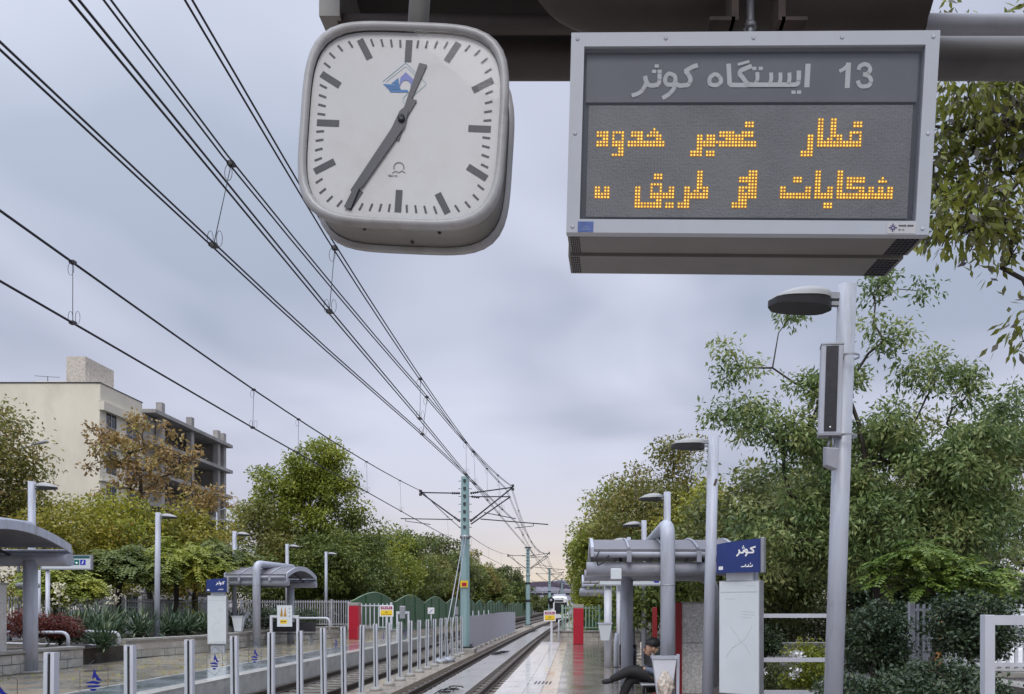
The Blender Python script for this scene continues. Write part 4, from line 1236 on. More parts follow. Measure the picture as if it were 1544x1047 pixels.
# street front: storeys with window bands
fr = MB(); wn_ = MB(); pa = MB()
st = 3.25
levels = [zr-2.6-st*k for k in range(7)]
fr.box(BX-.02, BY0, zr-1.55, BX+.10, BY1, zr)
fr.box(BX-.02, BY0-.03, zr-2.35, BX+.45, BY1+.05, zr-1.60)
for z in levels:
    fr.box(BX-.02, BY0, z-2.6, BX+.06, BY1, z-1.95)
    fr.box(BX-.02, BY0, z-1.95, BX+.06, BY0+.9, z+.25); fr.box(BX-.02, BY0+2.55, z-1.95, BX+.06, BY0+4.0, z+.25); fr.box(BX-.02, BY1-.55, z-1.95, BX+.06, BY1, z+.25)
    fr.box(BX-.02, BY0-.02, z-2.75, BX+.28, BY1+.02, z-2.62)
fr.build('front', cream2, t)
for z in levels:
    for y0, y1 in ((BY0+.9, BY0+2.55), (BY0+4.0, BY1-.55)):
        w_ = MB().box(BX-.012, y0, z-1.95, BX-.004, y1, z+.25).build('window', M['car_glass'], t)
        b = MB()
        for y in (y0+.05, (y0+y1)/2, y1-.05): b.box(BX-.003, y-.04, z-1.95, BX+.04, y+.04, z+.25)
        b.box(BX-.003, y0, z-1.0, BX+.037, y1, z-.93); b.build('frame', M['galv'], w_)
MB().box(BX-.3, BY0-.08, zr+.0, BX+.14, BY1+.05, zr+.08).build('coping', M['dark_metal'], t)
MB().box(-75, BY0-.06, zr, BX-.302, BY0+.25, zr+.09).build('coping', M['dark_metal'], t)
brick = brick_mat('penthouse_brick', (.58, .50, .41), (.66, .60, .52), (.60, .56, .49), .35, .12, .02, .85, .5, 'SZ', .5)
xp0, xp1 = wx(101, BY0+.4), wx(130, BY0+.4)
MB().box(xp0, BY0+.3, zr+.002, xp1+.0, BY0+4.5, wz(536, BY0)).build('penthouse', brick, t)
MB().box(wx(52, BY0+1), BY0+1, zr+.002, xp0-.01, BY0+6, zr+.45).build('roof_wall', cream2, t)
MB().tube([(wx(72, BY0+2), BY0+2, zr), (wx(72, BY0+2), BY0+2, zr+1.2)], .03, 6).tube([(wx(52, BY0+2), BY0+2, zr+1.25), (wx(90, BY0+2), BY0+2, zr+1.1)], .02, 6).build('aerial', M['wire'], t)

CY0, CY1 = 75.4, 92.5
t = thing('unfinished_building', 'unfinished grey concrete frame building beside the cream block', 'building', (BX-6, CY0, 0))
conc = mat('raw_concrete', (.33, .315, .30), .9, var=.2, scale=.5, dirt=(.13, .12, .115), damt=.6, dscale=.35)
infill = mat('rough_infill_wall', (.42, .39, .35), .9, var=.15, scale=.8, dirt=(.22, .19, .16), damt=.5)
stc = 3.05; ztop = wz(621, 76.5)
b = MB()
for k in range(8):
    z = ztop-stc*k
    MB().box(BX-14, CY0, z-.36, BX+.95, CY1, z).build('floor_slab', conc, t)
for y in (CY0+2.2, CY0+8.2, CY0+14.4, CY1-1.2):
    for x in (BX+.25, BX-7): MB().box(x-.30, y-.30, -.1, x+.30, y+.30, ztop+1.15 if x > BX-1 else ztop-.45).build('concrete_column', conc, t)
wl = MB()
for k in range(7):
    z = ztop-stc*k
    wl.box(BX-4.2, CY0+2.6, z-stc+.002, BX-4.0, CY1-.4, z-.362)
    wl.box(BX-14, CY1-1.9, z-stc+.002, BX-.5, CY1-1.7, z-.362)
    if k in (3, 4, 5): wl.box(BX-.4, CY0+2.6, z-stc+.002, BX-.25, CY0+5.5, z-1.2)
wl.build('infill_wall', infill, t)
MB().box(BX-.6, CY0-.2, -.1, BX-.2, CY0+2.0, ztop-.43).build('stair_wall', conc, t)

# ------------------------------------------------------------------ right platform
RGL = ['tall lamp post nearest the camera, with a speaker column strapped on',
       'lamp post between the bent shelter pipe and the near totem',
       'lamp post rising just behind the bent pipe of the near right shelter',
       'lamp post with its head left of the bent shelter pipe on the right platform',
       'lamp post with only its head showing above the right shelter roof']
hL = 4.10
R1 = lamp(RGL[0], wx(1251, 6.12), 6.12, 0, 4.105, .145, -1, RG, .034)
L2_ = lamp(RGL[1], wx(1066, 11.5), 11.5, 0, 4.10, .165, -1, RG, .024)
MB().obox((.03, -.084, 3.40), .035, .004, .10, (0, rad(18), 0)).build('sticker', M['rust'], L2_, local=True)
lamp(RGL[2], wx(1006, 17.1), 17.1, 0, 4.10, .155, -1, RG)
lamp(RGL[3], wx(971, 22.75), 22.75, 0, 4.10, .155, -1, RG)
lamp(RGL[4], wx(948, 28.2), 28.2, 0, 4.10, .155, -1, RG)

# speaker column on the first lamp post
Y = 6.04
c0, c1 = P(1246, 524, Y), P(1250, 657, Y)
t = thing('speaker_column', 'slim grey speaker column with dark grille strapped to the near lamp post', 'speaker', P(1252, 590, Y), None, (0, .03, rad(-12)))
h = (c0-c1).length; w = .150
MB().box(-.082, -.06, -h/2, .082, .055, h/2).build('housing', M['pole'], t, local=True, bevel=.006)
MB().box(-.082-.004, -.064, h/2, .082+.004, .058, h/2+.012).box(-.086, -.064, -h/2-.012, .086, .058, -h/2).build('end_cap', M['galv'], t, local=True)
MB().box(-.046, -.066, -h/2+.02, .046, -.0605, h/2-.012).build('grille', mat('dark_grille', (.018, .018, .024), .45, var=.5, scale=18), t, local=True)
MB().lathe([(0, 0), (.007, 0), (.007, .003), (0, .003)], (.0, -.067, -h/2+.05), 8, R90).build('badge', M['white'], t, local=True)
b = MB()
for z in (h*.40, -h*.5):
    b = MB(); b.lathe([(.0775, z-.009), (.0775, z+.009)], (.140, .045, 0), 20, caps=False)
    b.bar((.05, .02, z), (.10, .03, z), .03, .018)
    b.build('strap', M['galv'], t, local=True)
jb = MB(); c = P(1252, 688, Y)
jb.add([(c.x-.05, c.y-.05, c.z-.08), (c.x+.03, c.y-.07, c.z-.115), (c.x+.03, c.y+.03, c.z-.115), (c.x-.05, c.y+.03, c.z-.08), (c.x-.05, c.y-.05, c.z+.06), (c.x+.045, c.y-.07, c.z+.05), (c.x+.045, c.y+.03, c.z+.07), (c.x-.05, c.y+.03, c.z+.08)],
       [(3, 2, 1, 0), (4, 5, 6, 7), (0, 1, 5, 4), (1, 2, 6, 5), (2, 3, 7, 6), (3, 0, 4, 7)])
t2 = thing('junction_box', 'small grey junction box hanging under the speaker column', 'junction box', c)
jb.build('box', M['shelter_grey'], t2, bevel=.006)
MB().tube([(c.x+.01, c.y, c.z+.05), (c.x+.04, c.y+.01, c.z+.11), (c.x+.02, c.y+.01, c.z+.18), P(1252, 658, Y)], .008, 6).tube([(c.x-.02, c.y, c.z+.06), (c.x-.0, c.y, c.z+.15)], .012, 6).build('cable', M['galv'], t2)

# shelters
RS = 'pipe-framed shelters on the right platform'
shR = shelter('near grey barrel-roofed shelter above the seated man', wx(896, 12.2), wx(1108, 12.2), 12.35, .80, wx(1006.5, 12.2), RS, zb=2.70, x_back=wx(1077, 14.9), ze=2.42, za=2.73, zt=2.84)
shelter('grey shelter behind the near one, its roof end left of the station board', wx(880, 26), wx(880, 26)+2.9, 26, .84, wx(880, 26)+1.6, RS, zb=2.45)
# things fixed to the near shelter
c = P(928.5, 866, 12.25)
t = thing('camera_box', 'small pale box hanging under the near right shelter gutter', 'equipment box', c)
MB().box(c.x-.085, c.y-.12, c.z-.085, c.x+.085, c.y+.02, c.z+.085).build('box', M['white_sheet'], t, bevel=.01)
MB().tube([P(903, 832, 12.2), P(899, 842, 12.15), P(902, 853, 12.15), P(908, 849, 12.2), P(918, 838, 12.25)], .012, 6).build('cable', M['black_rubber'], t)

# granite slab with red edge behind the bent pipe
t = thing('granite_screen', 'upright granite slab screen with red edge behind the bent shelter pipe', 'screen', (wx(1043, 13.8), 13.8, 0))
xa, xb = wx(1027, 13.8), wx(1072, 13.8); zt = wz(910.5, 13.8)
MB().box(xa, 13.7, 0, xb, 13.9, zt*.56).build('slab', M['granite'], t, bevel=.006)
MB().box(xa, 13.7, zt*.56+.008, xb, 13.9, zt).build('slab', M['granite'], t, bevel=.006)
MB().box(wx(1017.5, 13.8), 13.66, 0, xa-.004, 13.92, zt+.02).build('red_edge', M['red_dull'], t)
MB().box(xa-.003, 13.69, zt+.001, xb+.01, 13.91, zt+.03).build('coping', M['cap'], t)
t = thing('red_cabinet', 'narrow red cabinet in the shade behind the near shelter', 'cabinet', (wx(988, 21), 21, .0))
MB().box(wx(984, 21), 21, .55, wx(991, 21), 21.15, wz(916, 21)).build('case', M['red_dull'], t, bevel=.01)
MB().box(wx(983, 21)-.02, 20.98, .5, wx(992, 21)+.02, 20.999, .549).box(wx(986, 21)-.03, 21.02, 0, wx(986, 21)+.03, 21.1, .5).build('stand', M['galv'], t)

# bench, side panel and rails under the near shelter
XM = 1.02; YMn = 12.75
bn = thing('bench', 'grey bench under the near right shelter, man sitting on it', 'bench', (1.25, 13.2, 0))
xs_ = wx(962, 13)
MB().box(xs_, 12.45, .265, 1.36, 15.2, .30).build('seat', M['galv'], bn, bevel=.01)
MB().box(1.37, 12.45, .42, 1.41, 15.2, .66).build('backrest', M['dark_metal'], bn, bevel=.01)
for y in (12.6, 15.0):
    MB().tube(elbow([(xs_+.06, y, 0), (xs_+.06, y, .25), (1.39, y, .25), (1.39, y, .76)], .05), .022, 8).build('leg', M['dark_metal'], bn)
t = thing('glass_screen', 'dark glazed side panel on white posts left of the seated man', 'screen', (wx(940, 15.6), 15.6, 0))
MB().tube([(wx(929, 15.6), 15.6, 0), P(929, 972, 15.6), P(931, 955, 15.6)], .05, 8).build('post', M['pole_white'], t)
MB().tube([(wx(957, 15.6), 15.7, 0), P(957, 978, 15.7)], .03, 8).build('post', M['pole_white'], t)
MB().box(wx(934, 15.6), 15.63, .36, wx(960, 15.6), 15.66, wz(972, 15.6)).build('pane', glass_mat('smoked_glass', (.35, .36, .37), .6), t)
MB().bar(P(925, 1007, 15.55), P(965, 1003, 15.55), .02, .02).build('rail', M['dark_metal'], t)

# litter bin with bag on the bent pipe
yb = 11.72; xbn = wx(1001, yb); zb0, zb1 = wz(1046, yb), wz(990, yb)
t = bin_('pale litter bin with half-full clear bag on the near bent pipe', xbn, yb, zb0, .36, zb1-zb0, glass_mat('cloudy_plastic', (.80, .81, .85), .4, .3), 'litter bins on posts')
t.children[0].active_material = mat('thin_white_plastic', (.66, .675, .73), .35, var=.06, scale=5)
rgb_ = np.random.default_rng(8)
b = MB(); nk, nn = 16, 26; vs = []
for k in range(nk+1):
    u = k/nk; z = -.015+.36*u
    for j in range(nn):
        a = 2*math.pi*j/nn
        r_ = (.5+.5*math.sin(math.pi*min(1, .12+.95*u)))*(1+.13*math.sin(3*a+5*u)+.10*math.sin(7*a-9*u)+.07*rgb_.normal())*(1-.35*max(0, u-.6)/.4)
        vs.append((.005+.115*r_*math.cos(a), -.110+.052*r_*math.sin(a), z+.012*math.sin(5*a+3*u)))
b.add(vs, [(k*nn+j, k*nn+(j+1) % nn, (k+1)*nn+(j+1) % nn, (k+1)*nn+j) for k in range(nk) for j in range(nn)], True)
b.f += [tuple(reversed(range(nn))), tuple(nk*nn+j for j in range(nn))]; b.s += [False, False]
bag = b.build('bag', mat('crumpled_rubbish', (.56, .50, .43), .35, var=.55, scale=22, bump=.4, bscale=34, dirt=(.34, .22, .13), damt=.9, dscale=13), t, local=True)
MB().bar((.205, -.03, -.05), (.21, -.03, .60), .045, .045).build('holder', M['pole'], t, local=True)

dg = MB()
for k in range(5): dg.bar((-.80+.075*k, 15.45, .003), (-.78+.075*k, 15.95, .003), .022, .006)  # five short dark bars lying on the paving
solo(dg, 'dark_ticks', M['ink'], 'row of short dark ticks on the pale platform paving', 'drain', loc=(-.65, 15.7, 0))
# platform end: wall, green bar fence, handrail
wall('platform_end_wall', [(wx(833, 35.2), 35.2), (3.0, 35.2)], .46, .36, M['stone'], 'low stone wall across the right platform end below the green fence', z0=-.06)
bar_fence('pale green bar fence behind the right red pillar', (wx(848, 37), 37), (wx(903.5, 37), 37), .40, 1.14, m=M['green_bar'], gap=.16, bar_w=.05)
gs = thing('green_screen', 'green sheet screen behind the pale green bar fence on the right', 'fence', (.5, 39, -.1))
MB().box(wx(868, 39), 39, -.1, wx(905, 39)+1.5, 39.05, 1.45).build('panel', M['green_fence'], gs)
MB().box(wx(868, 39)-.06, 38.97, -.1, wx(868, 39)-.002, 39.08, 1.5).build('post', M['green_trim'], gs)
t = thing('handrail', 'white handrail at the ramp on the right platform end', 'handrail', (wx(842, 33.7), 33.7, 0), 'white pipe handrails by the planter')
t['group'] = 'white railings on the right platform'
MB().tube(elbow([(wx(842.5, 33.6), 33.6, -.1), (wx(842.5, 33.6), 33.6, .95), (wx(842.5, 33.6)+.15, 41, .85), (wx(842.5, 33.6)+.15, 41, -.1)], .1), .035, 8).tube([(wx(842.5, 33.6), 33.65, .5), (wx(842.5, 33.6)+.15, 41, .42)], .025, 8).build('rail', M['pole_white'], t)

# white square-tube rails along the back of the right platform
def tube_frame(label, pts, y, bars, w=.06, grp='white square-tube frames at the back of the right platform'):
    t = thing('tube_frame', label, 'railing', (pts[0], y, 0), grp)
    for x in pts: MB().box(x-w/2, y-w/2, 0, x+w/2, y+w/2, max(bars)+w/2).build('post', M['pole_white'], t, bevel=.004)
    for z in bars:
        for xa, xb in zip(pts, pts[1:]): MB().box(xa+w/2, y-w*.42, z-w/2, xb-w/2, y+w*.42, z+w/2-.003).build('rail', M['pole_white'], t)
    return t
tube_frame('white three-bar railing between near totem and speaker lamp post', [wx(1120, 11.6), wx(1262, 11.6)], 11.6, [wz(928.5, 11.6), wz(995, 11.6), wz(1044, 11.6)], .065)
tube_frame('worn white square-tube gate frame at the right edge', [wx(1489, 6.5), wx(1489, 6.5)+1.6], 6.5, [wz(935, 6.5)], .085)
# low walls and bar fences towards the side street on the right
wall('street_wall', [(3.7, 16.0), (12, 17.5)], .75, .3, M['granite'], 'low granite wall among the bushes behind the white three-bar railing', z0=-.02)
wall('street_wall', [(9.0, 10.4), (5.05, 10.5), (5.1, 8.2)], .62, .3, M['granite'], 'low granite wall behind the worn white gate frame', z0=-.02)
bar_fence('white bar fence behind the dark bushes on the right', (6.4, 14.6), (8.9, 14.9), .0, 1.55, m=M['pole_white'], gap=.12)
bar_fence('pale bar fence on the granite wall at the right edge', (5.1, 10.5), (9.0, 10.4), .62, .72, m=M['pole_white'], gap=.11)
t = thing('wooden_board', 'orange wooden board leaning behind the dark bushes', 'board', (wx(1417, 12.5), 12.5, 0))
for k in range(3): MB().obox((wx(1413, 12.5)+.075*k, 12.5, .75), .065, .03, 1.15, (0, .10, 0)).build('plank', mat('orange_timber', (.34, .17, .05), .7, var=.2, scale=3), t)

# ------------------------------------------------------------------ display sign
SP, SR = Vector((.5463, 2.4, 3.0266)), Euler((.0665, .0312, -.0507))
def on_plane(px, py, pos, rot, d=0.0):
    """local (x, z) of the point of the plane y = d of a tilted board that the photo shows at (px, py)"""
    Mi = rot.to_matrix().inverted()
    o = Mi @ (Vector((0, 0, CZ))-pos); v = Mi @ Vector(((px-CX)/F, 1, -(py-CY)/F))
    k = (d-o.y)/v.y
    return (o+v*k).x, (o+v*k).z
SW, SH = 1.1297, .6068
sg = thing('display_sign', 'grey framed station display with white title and amber dot-matrix text', 'display sign', SP, None, SR)
fb_ = .0415; hw, hh = SW/2, SH/2
M['sign_frame'] = mat('sign_frame_paint', (.45, .48, .53), .4, var=.06, scale=4, dirt=(.36, .36, .37), damt=.5, dscale=4)
M['sign_body'] = mat('sign_body_paint', (.185, .178, .175), .5, var=.1, scale=5, dirt=(.2, .19, .18), damt=.5, dscale=3)
b = MB()
b.box(-hw, 0, hh-fb_, hw, .03, hh); b.box(-hw, 0, -hh, hw, .03, -hh+fb_)
b.box(-hw, 0, -hh+fb_, -hw+fb_, .03, hh-fb_); b.box(hw-fb_, 0, -hh+fb_, hw, .03, hh-fb_)
fr = b.build('frame', M['sign_frame'], sg, local=True)
for sx_, sz_ in ((-.545, .285), (.545, .285), (-.545, -.285), (.545, -.285), (0, .285), (-.27, .285), (.27, .285), (-.545, 0), (.545, 0)):
    MB().lathe([(.0065, 0), (.0060, .0016), (0, .002)], (sx_, .0, sz_), 10, R90).build('screw', M['sign_frame'], fr, local=True)
zsp = on_plane(1100, 150, SP, SR)[1]
# housing: two back-to-back boxes, open side vents
b = MB()
b.box(-hw+.002, .031, -hh+.002, hw-.002, .17, -hh+.012); b.box(-hw+.002, .031, hh-.012, hw-.002, .17, hh-.002)
b.box(-hw+.002, .031, -hh+.012, -hw+.012, .17, hh-.012); b.box(hw-.012, .031, -hh+.012, hw-.002, .17, hh-.012)
b.box(-hw+.002, .158, -hh+.012, hw-.012, .17, hh-.012)
b.box(-hw-.004, .178, -hh-.006, hw-.012, .34, hh-.01)
b.build('housing', M['sign_body'], sg, local=True)
for y0, y1, x0, x1, z in ((.036, .165, -hw+.010, -hw+.042, -hh-.0005), (.183, .335, -hw+.004, -hw+.036, -hh-.0085), (.036, .165, hw-.085, hw-.012, -hh-.0005), (.183, .335, hw-.095, hw-.022, -hh-.0085)):
    n = 5; m_ = 7; b = MB()
    for i in range(n):
        for j in range(m_):
            xa = x0+(x1-x0)*i/n; ya = y0+(y1-y0)*j/m_
            b.box(xa+.001, ya+.003, z-.001, xa+(x1-x0)/n-.0025, ya+(y1-y0)/m_-.004, z+.002)
    b.build('vent', M['ink'], sg, local=True)
# title panel and LED board behind the pane
hd = MB().box(-hw+.05, .022, zsp+.004, hw-.052, .030, hh-.055).build('title_panel', mat('slate_title_panel', (.125, .127, .14), .5, var=.12, scale=3), sg, local=True)
MB().box(-hw+fb_, .0305, -hh+fb_, hw-fb_, .150, hh-fb_).build('back_panel', mat('dark_sign_recess', (.055, .058, .07), .6, var=.1), sg, local=True)
MB().box(-hw+.06, .0215, -hh+.058, hw-.062, .0295, zsp-.006).build('led_board', mat('led_board', (.19, .187, .185), .55, var=.16, scale=6, bump=.5, bscale=160), sg, local=True)
lb = sg.children
led_board = bpy.data.objects['led_board']; title = bpy.data.objects['title_panel']
# fine grid of unlit LEDs on the board
PX, PZ = .00990, .00978
b = MB()
x = -hw+.07
unlit = []
while x < hw-.075:
    z = -hh+.068
    while z < zsp-.016:
        unlit.append((x, z)); z += PZ
    x += PX
vs = []; fs = []
for x, z in unlit:
    o = len(vs); r = .0024
    vs += [(x-r, .0212, z), (x, .0212, z-r), (x+r, .0212, z), (x, .0212, z+r)]; fs.append((o, o+1, o+2, o+3))
b.add(vs, fs).build('unlit_led', mat('unlit_led', (.225, .222, .22), .4, var=.1), led_board, local=True)
LED = {
 'A': (901, 219.4, 8, {3:[18], 4:[0,1,2,3,5,6,7,8,11,12,13,14,17,18,19], 5:[0,1,2,3,5,8,11,12,13,14,16,17,18,19,20], 6:[2,3,5,8,13,14,19,20], 7:[0,1,2,3,5,6,7,8]+list(range(10,22)), 8:[0,1,2,3,5,6,7,8]+list(range(10,22)), 9:[7,8], 10:[7,8], 11:[5,6,7,8]}),
 'B': (1052.3, 219.6, 8, {1:[15,16,17], 2:[15,16,17], 4:[7,8,9,10,11,14,15,16,17], 5:[0,1,3,4,5]+list(range(7,18)), 6:[0,1,3,4,5]+list(range(9,15)), 7:list(range(0,19)), 8:list(range(0,6))+list(range(7,19)), 9:[0,1], 10:[-2,-1,0,1,3,4,5], 11:[-2,-1,0,1,3,4,5]}),
 'C': (1233.6, 219.8, 8, {0:[0,1,4,5], 1:[0,1,4,5,11,12,13], 2:[0,1,4,5,11,12,13], 3:[0,1,4,5], 4:[0,1,4,5,10,11,12,13], 5:[-3,-2,0,1,4,5,6,7,10,13], 6:[-3,-2,0,1,3,4,6,7,10,13], 7:[-3,-2]+list(range(0,14)), 8:[-3,-2]+list(range(0,14)), 9:[-3,-2], 10:[-5,-4,-3,-2], 11:[-5,-4,-3,-2]}),
 'D': (898.2, 297.5, 8, {5:[0,1,3,4], 6:[0,1,3,4], 7:[0,1,2,3,4], 8:[0,1,2,3,4]}),
 'E': (958.8, 297.5, 8, {0:[20,21], 1:[6,7,8,20,21], 2:[6,7,8,20,21], 3:[20,21], 4:[5,6,7,8,20,21], 5:[0,1,5,8,11,12,16,17,20,21,22,23], 6:[0,1,5,8,11,12,16,17,19,20,22,23], 7:[0,1]+list(range(5,13))+list(range(16,24)), 8:[0,1]+list(range(5,13))+list(range(16,24)), 9:[0,1,7,8,16,17], 10:list(range(0,9))+[10,11,12,14,15,16,17], 11:list(range(0,9))+[10,11,12,14,15,16,17]}),
 'F': (1114.9, 297.6, 8, {0:[3,4,5], 1:[3,4,5], 2:[0,1,2,3,4,5], 3:[0,1,2,3,4,5], 4:[3,4,5], 5:[0,1,2,3,4,5], 6:[0,1,3,4,5], 7:[0,1,2,3,4,5], 8:[0,1,2,3,4,5], 9:[0,1,2], 10:[-2,-1,0,1,2], 11:[-2,-1,0,1,2]}),
 'G': (1177.6, 297.8, 8, {0:[11,12,18,19], 1:[11,12,18,19], 2:[4,5,6,11,12,18,19]+list(range(21,27))+[32], 3:[4,5,6,11,12,18,19]+list(range(21,27))+[31,32,33], 4:[11,12,18,19,21,22], 5:[0,1,8,9,11,12,15,16,18,19]+list(range(21,27))+[28,29,31,32,34,35], 6:[0,1,8,9,11,12,15,16,18,19,25,26,28,29,31,32,34,35], 7:list(range(0,10))+list(range(11,17))+list(range(18,36)), 8:list(range(0,10))+list(range(11,17))+list(range(18,36)), 10:[14,15,16], 11:[14,15,16]}),
}
lens, core = MB(), MB()  # lens holds the halo squares, core the lit dots
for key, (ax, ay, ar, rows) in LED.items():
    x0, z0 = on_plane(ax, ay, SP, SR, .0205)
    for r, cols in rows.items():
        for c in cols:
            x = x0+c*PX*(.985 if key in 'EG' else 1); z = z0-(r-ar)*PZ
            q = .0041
            lens.box(x-q, .0200, z-q, x+q, .0211, z+q)  # halo square around the lit dot
            core.lathe([(.0027, 0), (.0022, .0016), (0.0004, .0026)], (x, .0199, z), 8, R90, caps=True)
M['led_halo'] = emit('amber_led_halo', (.62, .25, .003), .66, .3)  # dim emission stands for the bloom around each lit dot
M['led_core'] = emit('amber_led_core', (1.0, .62, .07), 1.7, .35)
ln = lens.build('lit_led_halo', M['led_halo'], led_board, local=True)
core.build('lit_led', M['led_core'], led_board, local=True)
# white title lettering
def pt(u, v):
    x, z = on_plane(890+u/3.509, 80+v/3.509, SP, SR, .0205)
    return Vector((x, .0215, z)), Vector((0, -1, 0))
def curve(pts, n=5):
    """smooth a stroke through its points"""
    pts = [Vector((*p, 0)) for p in pts]; out = []
    for i in range(len(pts)-1):
        p0 = pts[max(0, i-1)]; p1 = pts[i]; p2 = pts[i+1]; p3 = pts[min(len(pts)-1, i+2)]
        for k in range(n):
            t_ = k/n
            q = .5*((2*p1)+(p2-p0)*t_+(2*p0-5*p1+4*p2-p3)*t_*t_+(3*p1-p0-3*p2+p3)*t_**3)
            out.append((q.x, q.y))
    return out+[(pts[-1].x, pts[-1].y)]
PXM = .00205/3.509
w = 23*PXM
T = [(26*PXM, [(1367, 54), (1360, 182)]), (18*PXM, [(1366, 62), (1340, 86), (1320, 96)]),
     (21*PXM, curve([(1420, 88), (1428, 70), (1452, 60), (1476, 72), (1480, 92), (1468, 109), (1446, 115)])), (21*PXM, curve([(1446, 115), (1472, 122), (1485, 146), (1474, 171), (1448, 178), (1424, 170), (1416, 148)])),
     (27*PXM, [(1153, 60), (1146, 178)]),
     (w, curve([(1104, 96), (1103, 130), (1098, 160), (1080, 170)])), (w, [(1080, 169), (840, 169)]),
     (20*PXM, curve([(1054, 106), (1054, 140), (1046, 165)])), (20*PXM, curve([(1006, 106), (1006, 140), (998, 165)])), (20*PXM, curve([(957, 106), (957, 140), (948, 165)])), (20*PXM, curve([(884, 104), (884, 140), (872, 165)])),
     (w, curve([(842, 168), (828, 160), (812, 138), (790, 112)])), (w, curve([(790, 112), (796, 96), (822, 82), (852, 70)])), (14*PXM, [(782, 62), (840, 46)]),
     (w, curve([(838, 169), (800, 170), (752, 170), (734, 158)])), (24*PXM, [(737, 160), (732, 60)]),
     (21*PXM, curve([(664, 112), (688, 132), (690, 156), (668, 170), (640, 168), (630, 148), (640, 124), (662, 111)])),
     (w, curve([(566, 66), (530, 80), (502, 98)])), (w, curve([(504, 98), (524, 122), (530, 146), (516, 168), (494, 172)])), (w, curve([(496, 172), (470, 172), (448, 160)])),
     (21*PXM, curve([(420, 108), (446, 122), (450, 150), (436, 168), (408, 166), (396, 148), (402, 122), (420, 108)])), (21*PXM, curve([(448, 150), (446, 180), (424, 212), (384, 238)])),
     (21*PXM, curve([(366, 112), (366, 145), (358, 168)])), (w, curve([(358, 170), (322, 172), (300, 160), (290, 124)])), (21*PXM, curve([(298, 150), (284, 186), (258, 212), (222, 226)]))]
for (u, v) in ((1076, 207), (1105, 207), (868, 82), (902, 82), (338, 98), (367, 98), (352, 70)): T.append((17*PXM, [(u-9, v), (u+9, v)]))
b = MB(); lettering(b, T, pt, w, 0.0)
b.build('title_lettering', mat('title_print', (.60, .60, .585), .5, var=.06), title, local=True)
# glass pane
MB().box(-hw+fb_+.001, .0105, -hh+fb_+.001, hw-fb_-.001, .0135, hh-fb_-.001).build('pane', glass_mat('sign_pane', (.93, .94, .95), .9, .06), sg, local=True)
# stickers on the lower frame
x0, z0 = on_plane(871, 350, SP, SR); x1, z1 = on_plane(895, 334.5, SP, SR)
st_ = MB().box(x0, -.0012, z0, x1, -.0002, z1).build('sticker', mat('blue_sticker', (.075, .125, .34), .4, var=.2, scale=40), fr, local=True)
b = MB()
for k in range(3): b.bar((x0+.012+.002*k, -.0016, z0+.006+.0045*k), (x1-.010-.003*k, -.0016, z0+.007+.0045*k), .0012, .0003, (0, 1, 0))
b.build('sticker_print', mat('pale_blue_print', (.22, .34, .5), .5), st_, local=True)
x0, z0 = on_plane(1337, 353, SP, SR); x1, z1 = on_plane(1381, 336, SP, SR)
st_ = MB().box(x0, -.0012, z0+.001, x1, -.0002, z1).build('sticker', mat('pale_sticker', (.52, .52, .53), .5), fr, local=True)
cx_, cz_ = on_plane(1346, 344, SP, SR)
b = MB()
for k in range(8):
    a = k*math.pi/4; r0, r1 = .0045, .0125 if k % 2 == 0 else .010
    b.bar((cx_+r0*math.cos(a), -.0016, cz_+r0*math.sin(a)), (cx_+r1*math.cos(a), -.0016, cz_+r1*math.sin(a)), .004 if k % 2 == 0 else .0025, .0003, (0, 1, 0))
for k in range(12):
    a, a2 = k*math.pi/6, (k+1)*math.pi/6
    b.bar((cx_+.004*math.cos(a), -.0018, cz_+.004*math.sin(a)), (cx_+.004*math.cos(a2), -.0018, cz_+.004*math.sin(a2)), .0018, .0003, (0, 1, 0))
b.build('sticker_emblem', mat('navy_print', (.04, .045, .16), .5), st_, local=True)
b = MB()
def ptx(u, v): return Vector((u, -.0014, v)), Vector((0, -1, 0))
GL = {'N': [[(0, 0), (0, 1), (.6, 0), (.6, 1)]], 'A': [[(0, 0), (.3, 1), (.6, 0)], [(.12, .35), (.48, .35)]], 'M': [[(0, 0), (0, 1), (.35, .3), (.7, 1), (.7, 0)]], 'O': [[(0, 0), (.6, 0), (.6, 1), (0, 1), (0, 0)]],
      'D': [[(0, 0), (.4, 0), (.6, .3), (.6, .7), (.4, 1), (0, 1), (0, 0)]], 'S': [[(.6, 1), (0, 1), (0, .5), (.6, .5), (.6, 0), (0, 0)]], 'I': [[(.1, 0), (.1, 1)]], 'E': [[(.6, 0), (0, 0), (0, 1), (.6, 1)], [(0, .5), (.5, .5)]],
      'R': [[(0, 0), (0, 1), (.55, 1), (.55, .5), (0, .5)], [(.2, .5), (.6, 0)]], 'P': [[(0, 0), (0, 1), (.55, 1), (.55, .5), (0, .5)]], 'B': [[(0, 0), (.55, 0), (.6, .5), (0, .5), (.5, .6), (.5, 1), (0, 1), (0, 0)]], 'Y': [[(0, 1), (.3, .5), (.6, 1)], [(.3, .5), (.3, 0)]],
      'T': [[(0, 1), (.6, 1)], [(.3, 1), (.3, 0)]], 'L': [[(0, 1), (0, 0), (.5, 0)]], 'Z': [[(0, 1), (.6, 1), (0, 0), (.6, 0)]], '1': [[(.1, .8), (.3, 1), (.3, 0)]], '0': [[(0, 0), (.5, 0), (.5, 1), (0, 1), (0, 0)]]}
def word(b_, text, u, v, s, place, w_, dz=0.0):
    for ch in text:
        if ch in GL: lettering(b_, [[(u+a*s, v+c*s) for a, c in q] for q in GL[ch]], place, w_, dz)
        u += (.85 if ch != ' ' else .7)*s
xw, zw = on_plane(1355, 342, SP, SR)
word(b, 'NAMADS MODAR', xw, zw, .0045, ptx, .0012)
xw, zw = on_plane(1355, 348, SP, SR)
